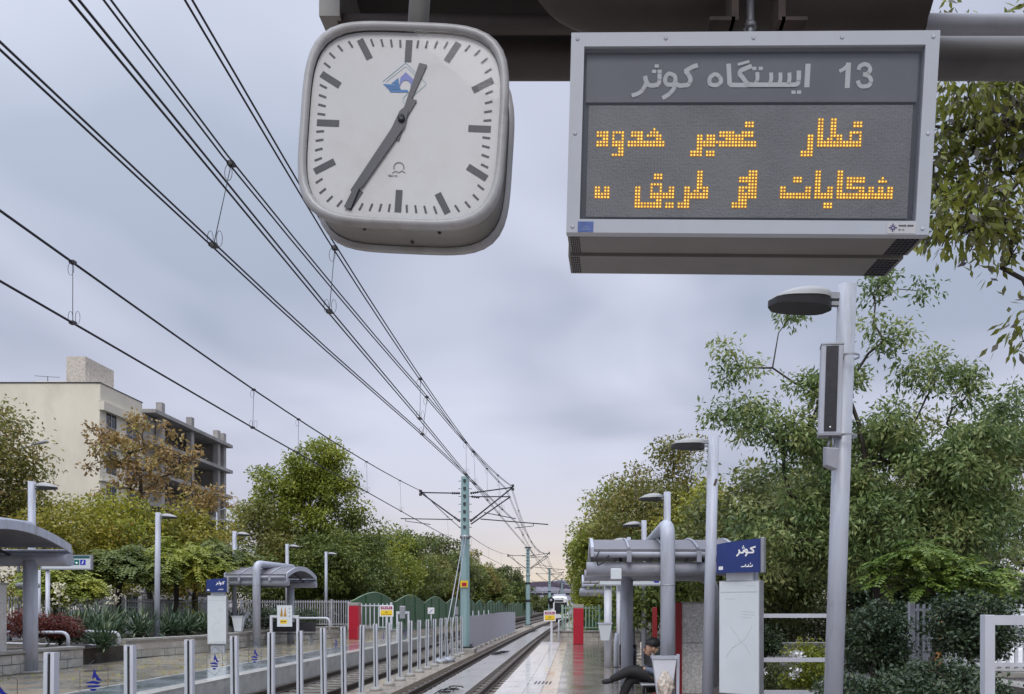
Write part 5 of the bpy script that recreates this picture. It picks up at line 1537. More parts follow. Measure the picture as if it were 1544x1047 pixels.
word(b, 'BY 101', xw, zw, .0036, ptx, .001)
b.build('sticker_print', M['ink'], st_, local=True)

# ------------------------------------------------------------------ clock
KP, KR = Vector((-.515, 2.3, 2.9986)), Euler((-.0304, .0583, -.0325))
ck = thing('clock', 'two-faced rounded square station clock with white dial', 'clock', KP, None, KR)
def sq(a, r, n_=4.3):
    c, s = math.cos(a), math.sin(a)
    k = r*(abs(c)**n_+abs(s)**n_)**(-1/n_)
    return k*c, k*s
NS = 72
def ring(r, y, ry=None):
    return [(sq(2*math.pi*k/NS, r)[0], y, sq(2*math.pi*k/NS, ry or r)[1]) for k in range(NS)]
def loft(b, rings, smooth=True):
    vs = [q for g_ in rings for q in g_]
    fs = [(i*NS+k, (i+1)*NS+k, (i+1)*NS+(k+1) % NS, i*NS+(k+1) % NS) for i in range(len(rings)-1) for k in range(NS)]
    return b.add(vs, fs, smooth)
M['clock_case'] = mat('clock_case_paint', (.37, .37, .375), .38, var=.1, scale=6, dirt=(.20, .18, .15), damt=.7, dscale=5)
M['clock_side'] = mat('clock_side_paint', (.27, .265, .25), .45, var=.15, scale=6, dirt=(.13, .12, .10), damt=.6, dscale=6)
b = MB(); R_ = .312
loft(b, [ring(R_*.96, .03), ring(R_*.96, .090), ring(R_*.95, .094), ring(R_*.95, .172), ring(R_*.90, .182)])
b.add(ring(R_*.90, .182), [tuple(range(NS))])
b.build('case', M['clock_side'], ck, local=True)
b = MB(); loft(b, [ring(R_*.965, .0295), ring(R_, .030), ring(R_+.002, .012), ring(R_-.004, .001), ring(R_-.014, -.001), ring(R_-.022, .003), ring(R_-.024, .012)])
loft(b, [ring(R_*.955, .1575), ring(R_, .158), ring(R_, .180), ring(R_*.9, .1822)])
b.build('bezel', M['clock_case'], ck, local=True)
b = MB(); b.add(ring(R_-.0245, .018), [tuple(reversed(range(NS)))]); 
dial = b.build('dial', mat('white_dial', (.55, .55, .555), .45, var=.05, scale=2.2, dirt=(.43, .415, .38), damt=.55, dscale=3.5), ck, local=True)
b = MB(); b.add(ring(R_-.026, .006), [tuple(reversed(range(NS)))]); b.build('dial_glass', glass_mat('dial_glass', (.97, .97, .97), .16, .02), ck, local=True)
b = MB(); bm_ = MB(); RM = .2645
for k in range(60):
    a = math.pi/2-k*math.pi/30
    hour = k % 5 == 0
    d_ = Vector((math.cos(a), 0, math.sin(a))); n_ = Vector((-d_.z, 0, d_.x))
    x1_, z1_ = sq(a, RM, 5.0); ro = math.hypot(x1_, z1_)
    L_ = .068 if hour else .024
    w_ = .0205 if hour else .0062
    o_ = d_*ro; i_ = d_*(ro-L_)
    (b if hour else bm_).add([Vector((0, .0170, 0))+q for q in (i_-n_*w_/2, o_-n_*w_/2, o_+n_*w_/2, i_+n_*w_/2)], [(3, 2, 1, 0)])
M['mark'] = mat('dial_mark', (.05, .05, .062), .5, var=.05)
b.build('hour_mark', M['mark'], dial, local=True); bm_.build('minute_mark', M['mark'], dial, local=True)
def kp(px, py, d=.016):
    x, z = on_plane(px, py, KP, KR, d); return Vector((x, d, z))
def hand(name, pts, d, th):
    b_ = MB(); poly = [kp(px, py, d) for px, py in pts]
    b_.prism([(q.x, q.z) for q in poly], d-th, d)
    return b_.build(name, mat(name+'_paint', (.060, .058, .070), .45, var=.08), ck, local=True)
def zc1(x, y): return 430+x/2.6175, y/2.6175
hand('hour_hand', [zc1(*q) for q in ((530, 250), (560, 258), (500, 392), (520, 398), (486, 455), (448, 556), (424, 540), (452, 478), (478, 400))], .0155, .002)
hand('minute_hand', [zc1(*q) for q in ((478, 418), (486, 440), (472, 500), (306, 738), (292, 745), (258, 826), (232, 818), (262, 760), (258, 752), (420, 508), (452, 440))], .0128, .002)
c_ = kp(605.7, 179.5, .0128); MB().lathe([(0, 0), (.011, 0), (.011, .006), (0, .006)], (c_.x, .0128-.0075+.006, c_.z), 16, R90).build('hand_boss', M['ink'], ck, local=True)
# emblem on the dial: diamond outline, roof, waves, arch
def zc2(x, y, d=.0172): return kp(560+x/5.51, 85+y/5.51, d)
b = MB()
for a_, c_ in (((95, 210), (285, 55)), ((285, 55), (455, 225)), ((455, 235), (330, 345)), ((268, 395), (262, 350)), ((262, 350), (310, 300))):
    b.bar(zc2(*a_), zc2(*c_), .0012, .0004, (0, 1, 0))
b.bar(zc2(120, 215), zc2(285, 85), .0008, .0004, (0, 1, 0)); b.bar(zc2(285, 85), zc2(400, 195), .0008, .0004, (0, 1, 0))
b.build('emblem_outline', mat('teal_print', (.18, .36, .42), .5), dial, local=True)
def poly(b_, pts, d): b_.add([zc2(x, y, d) for x, y in pts], [tuple(range(len(pts)))])
b = MB()
poly(b, [(95, 230), (240, 236), (232, 255), (118, 252)], .0170); poly(b, [(120, 256), (235, 258), (245, 276), (140, 272)], .0170); poly(b, [(142, 277), (300, 280), (310, 300), (160, 300)], .0170); poly(b, [(165, 226), (224, 180), (228, 232)], .0170)
b.build('emblem_water', mat('blue_print', (.03, .16, .40), .5), dial, local=True)
b = MB()
arch_ = [(322, 262)]+[(285+42*math.cos(t_), 245-44*math.sin(t_)) for t_ in [i*math.pi/10 for i in range(11)]]+[(232, 240), (240, 178), (285, 132), (352, 196), (340, 255)]
b.add([zc2(x, y, .0169) for x, y in arch_], [tuple(range(len(arch_)))]); b.build('emblem_roof', mat('violet_print', (.16, .19, .47), .5), dial, local=True)
# maker's mark near six: an open ring over a bracket, tiny lettering below
b = MB()
ringp = [zc2(228+42*math.cos(t_), 925-42*math.sin(t_)) for t_ in [-.35+i*(math.pi+.7)/14 for i in range(15)]]
for p, q in zip(ringp, ringp[1:]): b.bar(p, q, .0032, .0004, (0, 1, 0))
for a_, c_ in (((172, 972), (200, 955)), ((200, 955), (228, 968)), ((228, 968), (255, 952)), ((255, 952), (280, 970))): b.bar(zc2(*a_), zc2(*c_), .0024, .0004, (0, 1, 0))
pw_ = zc2(140, 998)
word(b, 'MOBATIME', pw_.x, pw_.z, .0042, lambda u, v: (Vector((u, .0170, v)), Vector((0, -1, 0))), .0010)
b.build('maker_mark', mat('grey_print', (.14, .14, .16), .5), dial, local=True)
b = MB()
for x, y in ((-.11, .055), (0, .045), (.12, .058), (.02, .125)): b.lathe([(0, 0), (.006, 0), (.005, -.004), (0, -.005)], (x, y, -R_*.96), 8)
b.build('screw', M['dark_metal'], ck, local=True)
MB().tube([(.0, .10, R_*.955), (.0, .10, R_+.75)], .032, 14).build('hanger', M['clock_side'], ck, local=True)

# ------------------------------------------------------------------ canopy overhead
cn = thing('canopy', 'dark canopy roof on a thick grey pipe above clock and display sign', 'canopy', (.2, 3.2, 3.9))
yp_ = 3.30
zp = (wz(60, yp_)+wz(117, yp_))/2; rp = (wz(60, yp_)-wz(117, yp_))/2
xe = wx(497, yp_)
MB().tube([(xe, yp_, zp), (wx(1393, yp_)-.1, yp_, zp)], rp, 32).build('beam', M['beam_dark'], cn)  # stretch under the roof, its shade put into the colour
MB().tube(elbow([(wx(1393, yp_)-.1, yp_, zp), (3.6, yp_, zp), (3.6, yp_, 0)], .5, 10), rp, 32).build('column', mat('beam_paint', (.105, .10, .10), .45, var=.15, scale=3, dirt=(.06, .055, .05), damt=.5, dscale=2.5), cn)
yt_ = 3.12
MB().tube([(xe+.1, yt_, wz(37, yt_)), (wx(1393, yt_), yt_, wz(37, yt_))], .036, 16).build('conduit', M['beam_dark'], cn)  # same conduit below the roof, coloured as shaded
MB().tube([(wx(1393, yt_), yt_, wz(37, yt_)), (3.7, yt_, wz(37, yt_))], .038, 16).build('conduit', M['shelter_grey'], cn)
zr_ = wz(34, 3.3)
xr0, xr1 = wx(489, 3.05), wx(1393, 3.0)
b = MB(); n = 14
def rc(u): return 1.75+(yp_+.25-1.75)*u, zr_+.02+.26*math.sin(math.pi*(.55*(1-u)+.02))
prof = [rc(i/n) for i in range(n+1)]
vs = [(x, y, z+o_) for x in (xr0, xr1) for o_ in (0, .06) for y, z in prof]; m_ = n+1
fs = []
for i in range(n): fs += [(i, 2*m_+i, 2*m_+i+1, i+1), (m_+i, m_+i+1, 3*m_+i+1, 3*m_+i), (i, i+1, m_+i+1, m_+i), (2*m_+i, 3*m_+i, 3*m_+i+1, 2*m_+i+1)]
fs += [(0, m_, 3*m_, 2*m_), (n, 2*m_+n, 3*m_+n, m_+n)]
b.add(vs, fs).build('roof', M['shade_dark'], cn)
MB().box(wx(481, 3.06), 3.06, wz(24, 3.06), wx(512, 3.06), yp_+.24, zr_+.10).build('gutter_end', M['clock_side'], cn)
# nearer pipe with a rounded elbow carrying the sign
yn = 2.78
zn = wz(46, yn)+.115; rn = .112
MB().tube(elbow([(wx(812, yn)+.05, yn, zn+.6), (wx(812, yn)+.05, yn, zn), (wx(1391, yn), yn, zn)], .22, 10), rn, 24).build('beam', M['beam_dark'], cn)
for px_ in (1103, 1172):
    b = MB(); x_ = wx(px_, 2.62)
    b.box(x_-.012, 2.56, wz(44, 2.6), x_+.012, 2.66, wz(2, 2.6)+.1)
    s_ = -1 if px_ < 1140 else 1
    b.box(x_, 2.56, wz(44, 2.6), x_+s_*.085, 2.66, wz(44, 2.6)+.012)
    b.build('bracket', M['rust'], cn)
MB().tube([(wx(1133, 2.6), 2.62, 3.28), (wx(1133, 2.6), 2.62, zn)], .014, 8).tube([(wx(1133, 2.6), 2.62, wz(44, 2.62)-.0), (wx(1133, 2.6), 2.62, wz(36, 2.62))], .022, 6).build('hanger_bolt', M['galv'], cn)

# ------------------------------------------------------------------ trees and plants
PAL = {
 'frond': [(.060, .105, .022), (.115, .185, .032), (.175, .250, .042), (.27, .30, .055)],
 'olive': [(.070, .092, .036), (.125, .155, .052), (.19, .21, .064), (.28, .27, .08)],
 'green': [(.060, .090, .024), (.11, .150, .034), (.165, .205, .044), (.26, .27, .058)],
 'ash': [(.066, .104, .040), (.120, .182, .060), (.205, .275, .092), (.33, .37, .14), (.42, .41, .15)],
 'yellow': [(.13, .155, .026), (.25, .275, .034), (.39, .38, .042), (.50, .42, .05)],
 'lime': [(.12, .155, .026), (.20, .245, .036), (.30, .335, .045), (.42, .40, .055)],
 'rust': [(.19, .125, .058), (.33, .215, .085), (.42, .31, .115), (.30, .31, .075)],
 'mixed': [(.095, .110, .036), (.18, .195, .046), (.28, .245, .062), (.27, .165, .070)],
 'autumn': [(.12, .135, .030), (.26, .265, .040), (.40, .345, .050), (.30, .155, .055)],
 'dark': [(0.0225, 0.0413, 0.0225), (0.0375, 0.0638, 0.03), (0.0638, 0.0938, 0.0413), (0.1125, 0.1406, 0.0656)],
 'yucca': [(.030, .062, .034), (.055, .100, .052), (.095, .145, .072), (.17, .20, .10)],
 'redleaf': [(0.078, 0.0187, 0.0187), (0.1404, 0.0343, 0.0281), (0.1872, 0.0546, 0.039), (0.156, 0.078, 0.0468)],
 'over': [(.060, .085, .022), (.15, .18, .034), (.27, .29, .045), (.12, .105, .125), (.38, .36, .06)],
}
LM = {k: leaf_mat('leaves_'+k, v, .32 if k not in ('dark', 'yucca') else .12, .42 if k in ('ash', 'dark') else .5) for k, v in PAL.items()}
def leaf_mesh(name, C, A, B, tint, m, parent):
    """many four-cornered leaves: centre C, half length vector A, half width vector B"""
    n = len(C)
    V = np.empty((n, 4, 3), np.float32)
    V[:, 0] = C-A; V[:, 1] = C+B-A*.1; V[:, 2] = C+A; V[:, 3] = C-B-A*.1
    off = np.array(ROOT[parent.name] if parent is not None else (0, 0, 0), np.float32)
    V -= off
    me = bpy.data.meshes.new(name)
    me.vertices.add(n*4); me.vertices.foreach_set('co', V.ravel())
    me.loops.add(n*4); me.loops.foreach_set('vertex_index', np.arange(n*4, dtype=np.int32))
    me.polygons.add(n); me.polygons.foreach_set('loop_start', np.arange(0, n*4, 4, dtype=np.int32))
    try: me.polygons.foreach_set('loop_total', np.full(n, 4, np.int32))
    except Exception: pass
    me.update(calc_edges=True)
    at = me.attributes.new('tint', 'FLOAT', 'FACE'); at.data.foreach_set('value', np.clip(tint, 0, 1).astype(np.float32))
    me.materials.append(m)
    o = bpy.data.objects.new(name, me); col.objects.link(o)
    if parent is not None: o.parent = parent; ROOT[o.name] = ROOT[parent.name]
    return o
def unit(v): return v/np.maximum(np.linalg.norm(v, axis=-1, keepdims=True), 1e-9)
def spray(rg, clumps, ctint, per, sig, leaf, droop=.35, flat=.75):
    """leaves gathered round each twig end"""
    k = len(clumps); n = k*per
    idx = np.repeat(np.arange(k), per)
    off = np.clip(rg.normal(0, 1, (n, 3)), -1.7, 1.7)*np.array([1, 1, flat]); off *= (sig[idx] if isinstance(sig, np.ndarray) else sig)[..., None] if isinstance(sig, np.ndarray) else sig
    C = clumps[idx]+off
    ax = unit(unit(off)*.8+rg.normal(0, .6, (n, 3))+np.array([0, 0, -droop]))
    nrm = unit(rg.normal(0, .7, (n, 3))+np.array([0, 0, 1.0]))
    sd = unit(np.cross(ax, nrm))
    s = rg.uniform(.65, 1.25, n)[:, None]
    A = ax*leaf[0]*.5*s; B = sd*leaf[1]*.5*s
    t = ctint[idx]*.55+rg.uniform(0, 1, n)*.45
    return C, A, B, t
def fronds(rg, clumps, ctint, per, L, leaf, pairs=9, rise=.25, sag=.55):
    """feather leaves: each frond arches outwards and carries pairs of leaflets"""
    k = len(clumps); m_ = k*per; idx = np.repeat(np.arange(k), per)
    az = rg.uniform(0, 2*np.pi, m_); el = rg.normal(rise, .3, m_)
    d = np.stack([np.cos(az)*np.cos(el), np.sin(az)*np.cos(el), np.sin(el)], 1)
    Ls = L*rg.uniform(.7, 1.25, m_)
    o = clumps[idx]+rg.normal(0, .12*L, (m_, 3))
    C = []; A = []; B = []; T = []
    ft = ctint[idx]*.6+rg.uniform(0, 1, m_)*.3
    side = unit(np.cross(d, np.array([0, 0, 1.0])))
    for j in range(pairs):
        u = (j+1)/pairs
        p = o+d*(Ls*u)[:, None]+np.array([0, 0, -1.0])*(sag*Ls*u*u)[:, None]
        tan = unit(d+np.array([0, 0, -2*sag*u]))
        w = 1-.45*abs(u-.45)*2
        for s in (-1, 1):
            ax = unit(side*s+tan*.45+np.array([0, 0, -.25])+rg.normal(0, .12, (m_, 3)))
            ln = (leaf[0]*w*rg.uniform(.8, 1.15, m_))[:, None]
            up = unit(np.cross(ax, tan))
            sd = unit(np.cross(up, ax))
            C.append(p+ax*ln*.5); A.append(ax*ln*.5); B.append(sd*leaf[1]*.5); T.append(ft+rg.uniform(0, .15, m_))
    return np.concatenate(C), np.concatenate(A), np.concatenate(B), np.concatenate(T)
def skeleton(rg, trunk, clumps, r0, tip=.006, reach=.22):
    """grow limbs from the trunk to every clump; thickness follows the number of twigs carried"""
    N = [np.array(p, float) for p in trunk]; par = [-1]+list(range(len(trunk)-1)); path = [0.0]
    for i in range(1, len(N)): path.append(path[-1]+np.linalg.norm(N[i]-N[i-1]))
    start = max(1, int(len(trunk)*.45))
    top = N[-1]
    order = np.argsort(np.linalg.norm(clumps-np.array(trunk[start]), axis=1))
    leafn = []
    for i in order:
        c = clumps[i]
        P_ = np.array(N[start:]); pl = np.array(path[start:])
        dv = c-P_; dist = np.linalg.norm(dv, axis=1)
        cost = dist+reach*pl+np.where(dv[:, 2] < 0, -dv[:, 2]*.6, 0)
        j = int(np.argmin(cost))+start
        a = N[j]; L = np.linalg.norm(c-a)
        k = 2 if L > 1.2 else 1
        prev = j
        for q in range(1, k+1):
            u = q/(k+1)
            mid = a*(1-u)+c*u+np.array([0, 0, .10*L*math.sin(math.pi*u)])+rg.normal(0, .05*L, 3)
            N.append(mid); par.append(prev); path.append(path[prev]+np.linalg.norm(mid-N[prev])); prev = len(N)-1
        N.append(c); par.append(prev); path.append(path[prev]+np.linalg.norm(c-N[prev])); leafn.append(len(N)-1)
    cnt = np.zeros(len(N))
    for i in leafn: cnt[i] += 1
    for i in range(len(N)-1, 0, -1): cnt[par[i]] += cnt[i]
    R = np.maximum(tip, r0*np.sqrt(cnt/max(1, len(leafn)))*.85)
    nt_ = len(trunk)
    for i in range(nt_): R[i] = max(R[i], r0*(1-.45*i/nt_)) if i < start else R[i]
    b = MB()
    b.tube([tuple(N[i]) for i in range(start+1)], [float(R[i])*(1.25 if i == 0 else 1) for i in range(start+1)], 9)
    for i in range(start+1, len(N)):
        p = par[i]
        rp = float(min(R[p], R[i]*1.6))
        b.tube([tuple(N[p]), tuple(N[i])], [rp, float(R[i])], 6 if R[i] > .02 else 4, caps=False)
    return b
def tree(name, label, base, lobes, n, per, leaf, pal, r0, seed, group=None, sig=.28, mode='spray', bark='bark', cat='tree', forks=1, lean=(0, 0), shell=.45, tip=.006, droop=.35, **kw):
    """lobes: (dx, dy, z, rx, ry, rz, weight) relative to base"""
    rg = np.random.default_rng(seed)
    base = np.array(base, float)
    t = thing(name, label, cat, tuple(base), group)
    lb = np.array(lobes, float)
    w = lb[:, 6]*(lb[:, 3]*lb[:, 4]*lb[:, 5])**.66; w /= w.sum()
    li = rg.choice(len(lb), n, p=w)
    d = unit(rg.normal(0, 1, (n, 3)))
    rr = rg.uniform(0, 1, n)**shell
    clumps = base+lb[li, 0:3]+d*rr[:, None]*lb[li, 3:6]
    clumps[:, 2] = np.maximum(clumps[:, 2], base[2]+.25)
    ctint = np.clip(rg.normal(.45, .30, n)+.10*(lb[li, 6]-1), 0, 1)
    tops = base+np.array([lb[:, 0].mean()*.7, lb[:, 1].mean()*.7, (lb[:, 2]*lb[:, 6]).sum()/lb[:, 6].sum()])
    q = 7
    tr_ = [base+(tops-base)*u+np.array([lean[0]*math.sin(math.pi*u), lean[1]*math.sin(math.pi*u), 0])+(rg.normal(0, .04, 3)*np.array([1, 1, 0]) if u > 0 else 0) for u in np.linspace(0, 1, q)]
    tr_[0] = tr_[0]-np.array([0, 0, .1])
    skeleton(rg, tr_, clumps, r0, tip).build('trunk', M[bark], t)
    if mode == 'spray': C, A, B, T = spray(rg, clumps, ctint, per, sig, leaf, droop)
    else: C, A, B, T = fronds(rg, clumps, ctint, per, sig, leaf, **kw)
    leaf_mesh('crown', C, A, B, T, LM[pal], t)
    return t
def px_lobes(Y, base, L):
    """lobes given as (px, py, dY, rx px, rz px, weight) as the photo shows them at distance Y"""
    k = Y/F; out = []
    for px_, py_, dY, rx, rz, w in L:
        q = P(px_, py_, Y)
        out.append((q.x-base[0], Y-base[1]+dY, q.z-base[2], rx*k, min(rx, rz*1.2)*k, rz*k, w))
    return out

# --- right side
b0 = (wx(1338, 13), 13, 0)
tree('ash_tree', 'large grey-green tree with narrow leaves and open twiggy top behind the speaker lamp post', b0, px_lobes(13, b0, [
    (1340, 810, 0, 185, 80, 1.0), (1260, 735, .3, 95, 60, 1.0), (1425, 715, -.2, 110, 80, 1.0), (1175, 665, 0, 74, 48, .9), (1330, 655, .2, 90, 55, .9),
    (1130, 600, .3, 40, 20, .7), (1110, 540, .2, 40, 24, .7), (1165, 560, -.2, 30, 22, .5), (1080, 632, -.2, 40, 20, .7), (1230, 590, 0, 44, 34, .7), (1290, 565, .2, 30, 26, .5), (1345, 500, 0, 34, 40, .7), (1330, 430, .1, 26, 24, .4), (1395, 560, .2, 40, 34, .6), (1440, 520, .4, 34, 24, .6), (1470, 590, .2, 50, 36, .8), (1535, 640, 0, 56, 60, .9),
    (1145, 436, .2, 26, 12, .35), (1200, 462, .2, 28, 14, .35), (1250, 470, .2, 30, 18, .4), (1405, 450, 0, 24, 30, .4), (1480, 780, .2, 110, 90, 1), (1200, 810, .2, 90, 60, 1), (1130, 770, .3, 40, 40, .7)]),
    380, 150, (.115, .040), 'ash', .17, 11, sig=.17, forks=2, shell=.5, droop=.5)
b0 = (7.4, 7.4, 0)
ot_ = tree('overhanging_tree', 'tree at the right edge whose branches hang down behind the display sign', b0, px_lobes(5.6, b0, [
    (1560, 60, .2, 70, 60, .9), (1440, 0, .4, 100, 36, 1.2), (1545, 190, 0, 120, 46, 1), (1450, 170, -.1, 60, 30, 1.0), (1430, 225, .2, 55, 60, 1.5), (1520, 260, .2, 60, 36, .8), (1480, 330, 0, 60, 40, .8), (1425, 350, -.1, 48, 44, 1.2), (1400, 300, 0, 26, 40, .9), (1540, 350, .2, 30, 40, .6), (1585, 480, .2, 30, 40, .7),
    (1660, 150, 0, 160, 180, 1)]), 300, 25, (.092, .036), 'over', .045, 5, sig=.14, shell=.6, droop=.9, tip=.004)
br = MB()
br.tube([P(1640, 176, 5.9), P(1560, 186, 5.75), P(1500, 184, 5.65), P(1450, 196, 5.6), P(1404, 190, 5.55)], [.040, .032, .026, .018, .008], 8)
br.tube([P(1520, 185, 5.7), P(1490, 250, 5.6), P(1440, 330, 5.5), P(1420, 372, 5.45)], [.016, .012, .008, .004], 6)
br.tube([P(1575, 200, 5.7), P(1540, 270, 5.6), P(1490, 330, 5.5), P(1462, 380, 5.5)], [.018, .013, .008, .004], 6)
br.build('branch', M['bark'], ot_)
b0 = (wx(1395, 10.5), 10.5, 0)
tree('young_feather_tree', 'small bright green tree with feathery leaves between the two dark bushes', b0, px_lobes(10.5, b0, [(1385, 838, 0, 46, 20, 1.1), (1345, 868, .2, 36, 18, .8), (1435, 862, -.1, 50, 20, 1), (1490, 880, .1, 46, 22, .9), (1400, 884, 0, 60, 14, .7), (1530, 862, .5, 34, 24, .6), (1440, 895, -.2, 60, 14, .7)]),
     62, 6, (.115, .040), 'frond', .035, 21, sig=.34, mode='frond', pairs=8, sag=.45, tip=.004)
TRR = 'dense trees behind the right platform'
def bush(label, x, y, z, r, rz, n, per, leaf, pal, seed, sig=.10, group=None, name='shrub'):
    return tree(name, label, (x, y, z-rz), [(0, 0, rz, r, r, rz, 1), (.15*r, -.1*r, rz*1.1, r*.8, r*.8, rz*.85, 1)], n, per, leaf, pal, .03, seed, group, sig=sig, cat='shrub', shell=.30, droop=.1)
bush('dark trimmed round bush just right of the speaker lamp post', wx(1318, 8.9), 8.9, wz(966, 8.9), .40, .40, 150, 55, (.052, .028), 'dark', 31, .075)
bush('dark trimmed round bush behind the worn white gate frame', wx(1486, 8.3), 8.6, wz(955, 8.3), .47, .44, 170, 55, (.052, .028), 'dark', 32, .075)
bush('low dark bush under the round bush by the speaker lamp post', wx(1360, 8.6), 9.3, wz(1012, 8.6), .38, .24, 90, 50, (.05, .026), 'dark', 33, .07)
bush('dark ground-hugging bush at the bottom edge right of the speaker lamp post', wx(1330, 7.6), 7.7, wz(1052, 7.6), .62, .26, 130, 55, (.05, .026), 'dark', 34, .07)
bush('dark ground-hugging bush in front of the white gate frame foot', wx(1440, 7.4), 7.7, wz(1050, 7.4), .60, .30, 130, 55, (.05, .026), 'dark', 35, .07)
bush('dark rounded bush directly right of the near totem', wx(1150, 13.5), 13.4, wz(972, 13.5), .30, .34, 80, 50, (.05, .028), 'dark', 36, .08)
t = bush('yellow-green flowering bush between railing and speaker lamp post', wx(1222, 12.4), 12.5, wz(1010, 12.4), .42, .46, 90, 50, (.06, .028), 'lime', 37, .09)
rg = np.random.default_rng(3)
fl = np.array([P(1202, 985, 11.9), P(1205, 988, 11.9), P(1199, 988, 11.95), P(1200, 1012, 11.9), P(1196, 1018, 11.9), P(1150, 1012, 12), P(1238, 1030, 12)])
C, A, B, T = spray(rg, fl, np.full(len(fl), .5), 26, .045, (.05, .04))
leaf_mesh('blossom', C, A, B, T, M['white'], t)
bush('olive low bush behind the near totem and the white railing', wx(1170, 14.8), 14.8, wz(1030, 14.8), .7, .45, 110, 45, (.07, .03), 'olive', 38, .12)
# dense mass behind the platform
def row_tree(label, px_, Y, top, r, pal, seed, group, h0=.16, n=110, per=60, leaf=.2, base_z=0.0, kind='leafy_tree', rr=None, sig=.34, r0=.15):
    x = wx(px_, Y); H = wz(top, Y)-base_z
    rg_ = np.random.default_rng(seed+500)
    lo = [(0, 0, H*.58, r, r, H*.36, 1)]
    for k in range(7):
        a = rg_.uniform(0, 6.28); lo.append((math.cos(a)*r*.62, math.sin(a)*r*.62, H*rg_.uniform(h0+.08, .80), r*rg_.uniform(.42, .62), r*.55, H*rg_.uniform(.14, .2), rg_.uniform(.8, 1.2)))
    lo.append((rg_.uniform(-.2, .2)*r, 0, H*.84, r*.42, r*.42, H*.15, 1.1))
    return tree(kind, label, (x, Y, base_z), lo, int(n*1.45), int(per*1.4), (leaf, leaf*.5), pal, r0, seed, group, sig=sig, shell=.5)
row_tree('dark green tree filling the gap behind the near totem', 1150, 20, 690, 2.1, 'olive', 41, TRR, n=150, per=75, leaf=.15, sig=.25)
row_tree('olive tree behind the speaker lamp post, lower than the grey-green one', 1290, 21, 640, 2.4, 'olive', 42, TRR, n=150, per=75, leaf=.15, sig=.25)
row_tree('dark tree closing the view at the right edge behind the bushes', 1480, 19, 610, 2.3, 'olive', 43, TRR, n=150, per=75, leaf=.15, sig=.25)
row_tree('low dark evergreen behind the dark round bushes', 1400, 18, 790, 1.9, 'dark', 44, TRR, n=130, per=75, leaf=.14, sig=.22)
row_tree('thin tree with reddish half-bare twigs right of the bent shelter pipe', 1125, 26, 715, 1.6, 'rust', 45, TRR, n=80, per=14, leaf=.13)
row_tree('yellow-green tree directly right of the bent shelter pipe top', 1055, 31, 712, 2.0, 'yellow', 46, TRR, n=130, per=65, leaf=.17)
row_tree('tall brownish tree behind the second lamp head on the right', 1012, 33, 640, 2.2, 'mixed', 47, TRR, n=130, per=60, leaf=.17)
row_tree('broad olive brown tree above the near right shelter roof', 950, 35, 705, 2.5, 'mixed', 48, TRR, n=160, per=70, leaf=.18)
row_tree('fresh green tree reaching furthest left over the right platform end', 914, 40, 722, 1.9, 'lime', 49, TRR, n=140, per=65, leaf=.2)
row_tree('dark green tree low behind the green bar fence on the right', 950, 44, 790, 2.7, 'green', 50, TRR, n=140, per=70, leaf=.22, h0=.1)
row_tree('yellow tinged tree farther down the right side of the tracks', 908, 58, 770, 2.2, 'yellow', 51, TRR, n=110, per=60, leaf=.26, h0=.1)
row_tree('small far green tree at the right edge of the tracks', 904, 80, 800, 2.7, 'green', 52, TRR, n=100, per=55, leaf=.34, h0=.1)
row_tree('farthest tree on the right side of the tracks beside the footbridge', 898, 115, 835, 3.0, 'olive', 53, TRR, n=90, per=50, leaf=.45, h0=.1)
row_tree('dense olive tree under the near right shelter roof', 1010, 24, 800, 2.2, 'green', 54, TRR, n=130, per=70, leaf=.16, h0=.1)

for i, (px_, Y, lab) in enumerate(((1105, 24, 'leafy undergrowth shrub low behind the near shelter'), (1185, 22, 'leafy undergrowth shrub low behind the white three-bar railing'), (1280, 23, 'leafy undergrowth shrub low behind the speaker lamp post'), (1365, 25, 'leafy undergrowth shrub low between the two round bushes'), (1455, 22, 'leafy undergrowth shrub low behind the gate frame post'), (1540, 21, 'leafy undergrowth shrub low at the right edge'))):
    bush(lab, wx(px_, Y), Y+2, 1.35, 1.5, 1.35, 130, 70, (.13, .06), 'olive', 150+i, .2, 'undergrowth behind the right platform')
# --- left side
TL = 'trees behind the left platform'
row_tree('olive brown tree at the far left edge of the picture', -16, 30, 600, 1.9, 'mixed', 61, TL, n=150, per=55, leaf=.17, base_z=.3)
row_tree('green and yellow tree right of the left edge tree, below the cream wall', 92, 31, 742, 2.3, 'autumn', 62, TL, n=140, per=70, leaf=.16, base_z=.3, h0=.12)
b0 = (wx(228, 37), 37, .3)
tree('autumn_tree', 'tall rust brown half-bare tree in front of the two buildings', b0, px_lobes(37, b0, [(215, 700, 0, 58, 42, 1.2), (262, 690, .5, 42, 34, .8), (180, 672, 0, 40, 30, .8), (235, 648, 0, 46, 22, .8), (305, 752, .5, 34, 28, .7), (150, 690, 0, 34, 40, .35), (180, 735, 0, 50, 24, .8), (128, 655, 0, 16, 22, .28), (118, 720, 0, 16, 12, .28), (255, 770, .5, 70, 50, 1)]),
     95, 50, (.22, .12), 'rust', .15, 63, TL, sig=.25, shell=.5)
row_tree('bright yellow-green tree left of the rust brown tree trunk', 172, 33.5, 730, 2.0, 'yellow', 64, TL, n=130, per=60, leaf=.17, base_z=.3, h0=.12)
row_tree('yellow and brown tree right of the rust brown tree trunk', 300, 36, 758, 2.0, 'autumn', 65, TL, n=110, per=60, leaf=.19, base_z=.3, h0=.12)
FT = 'low feathery trees above the yuccas'
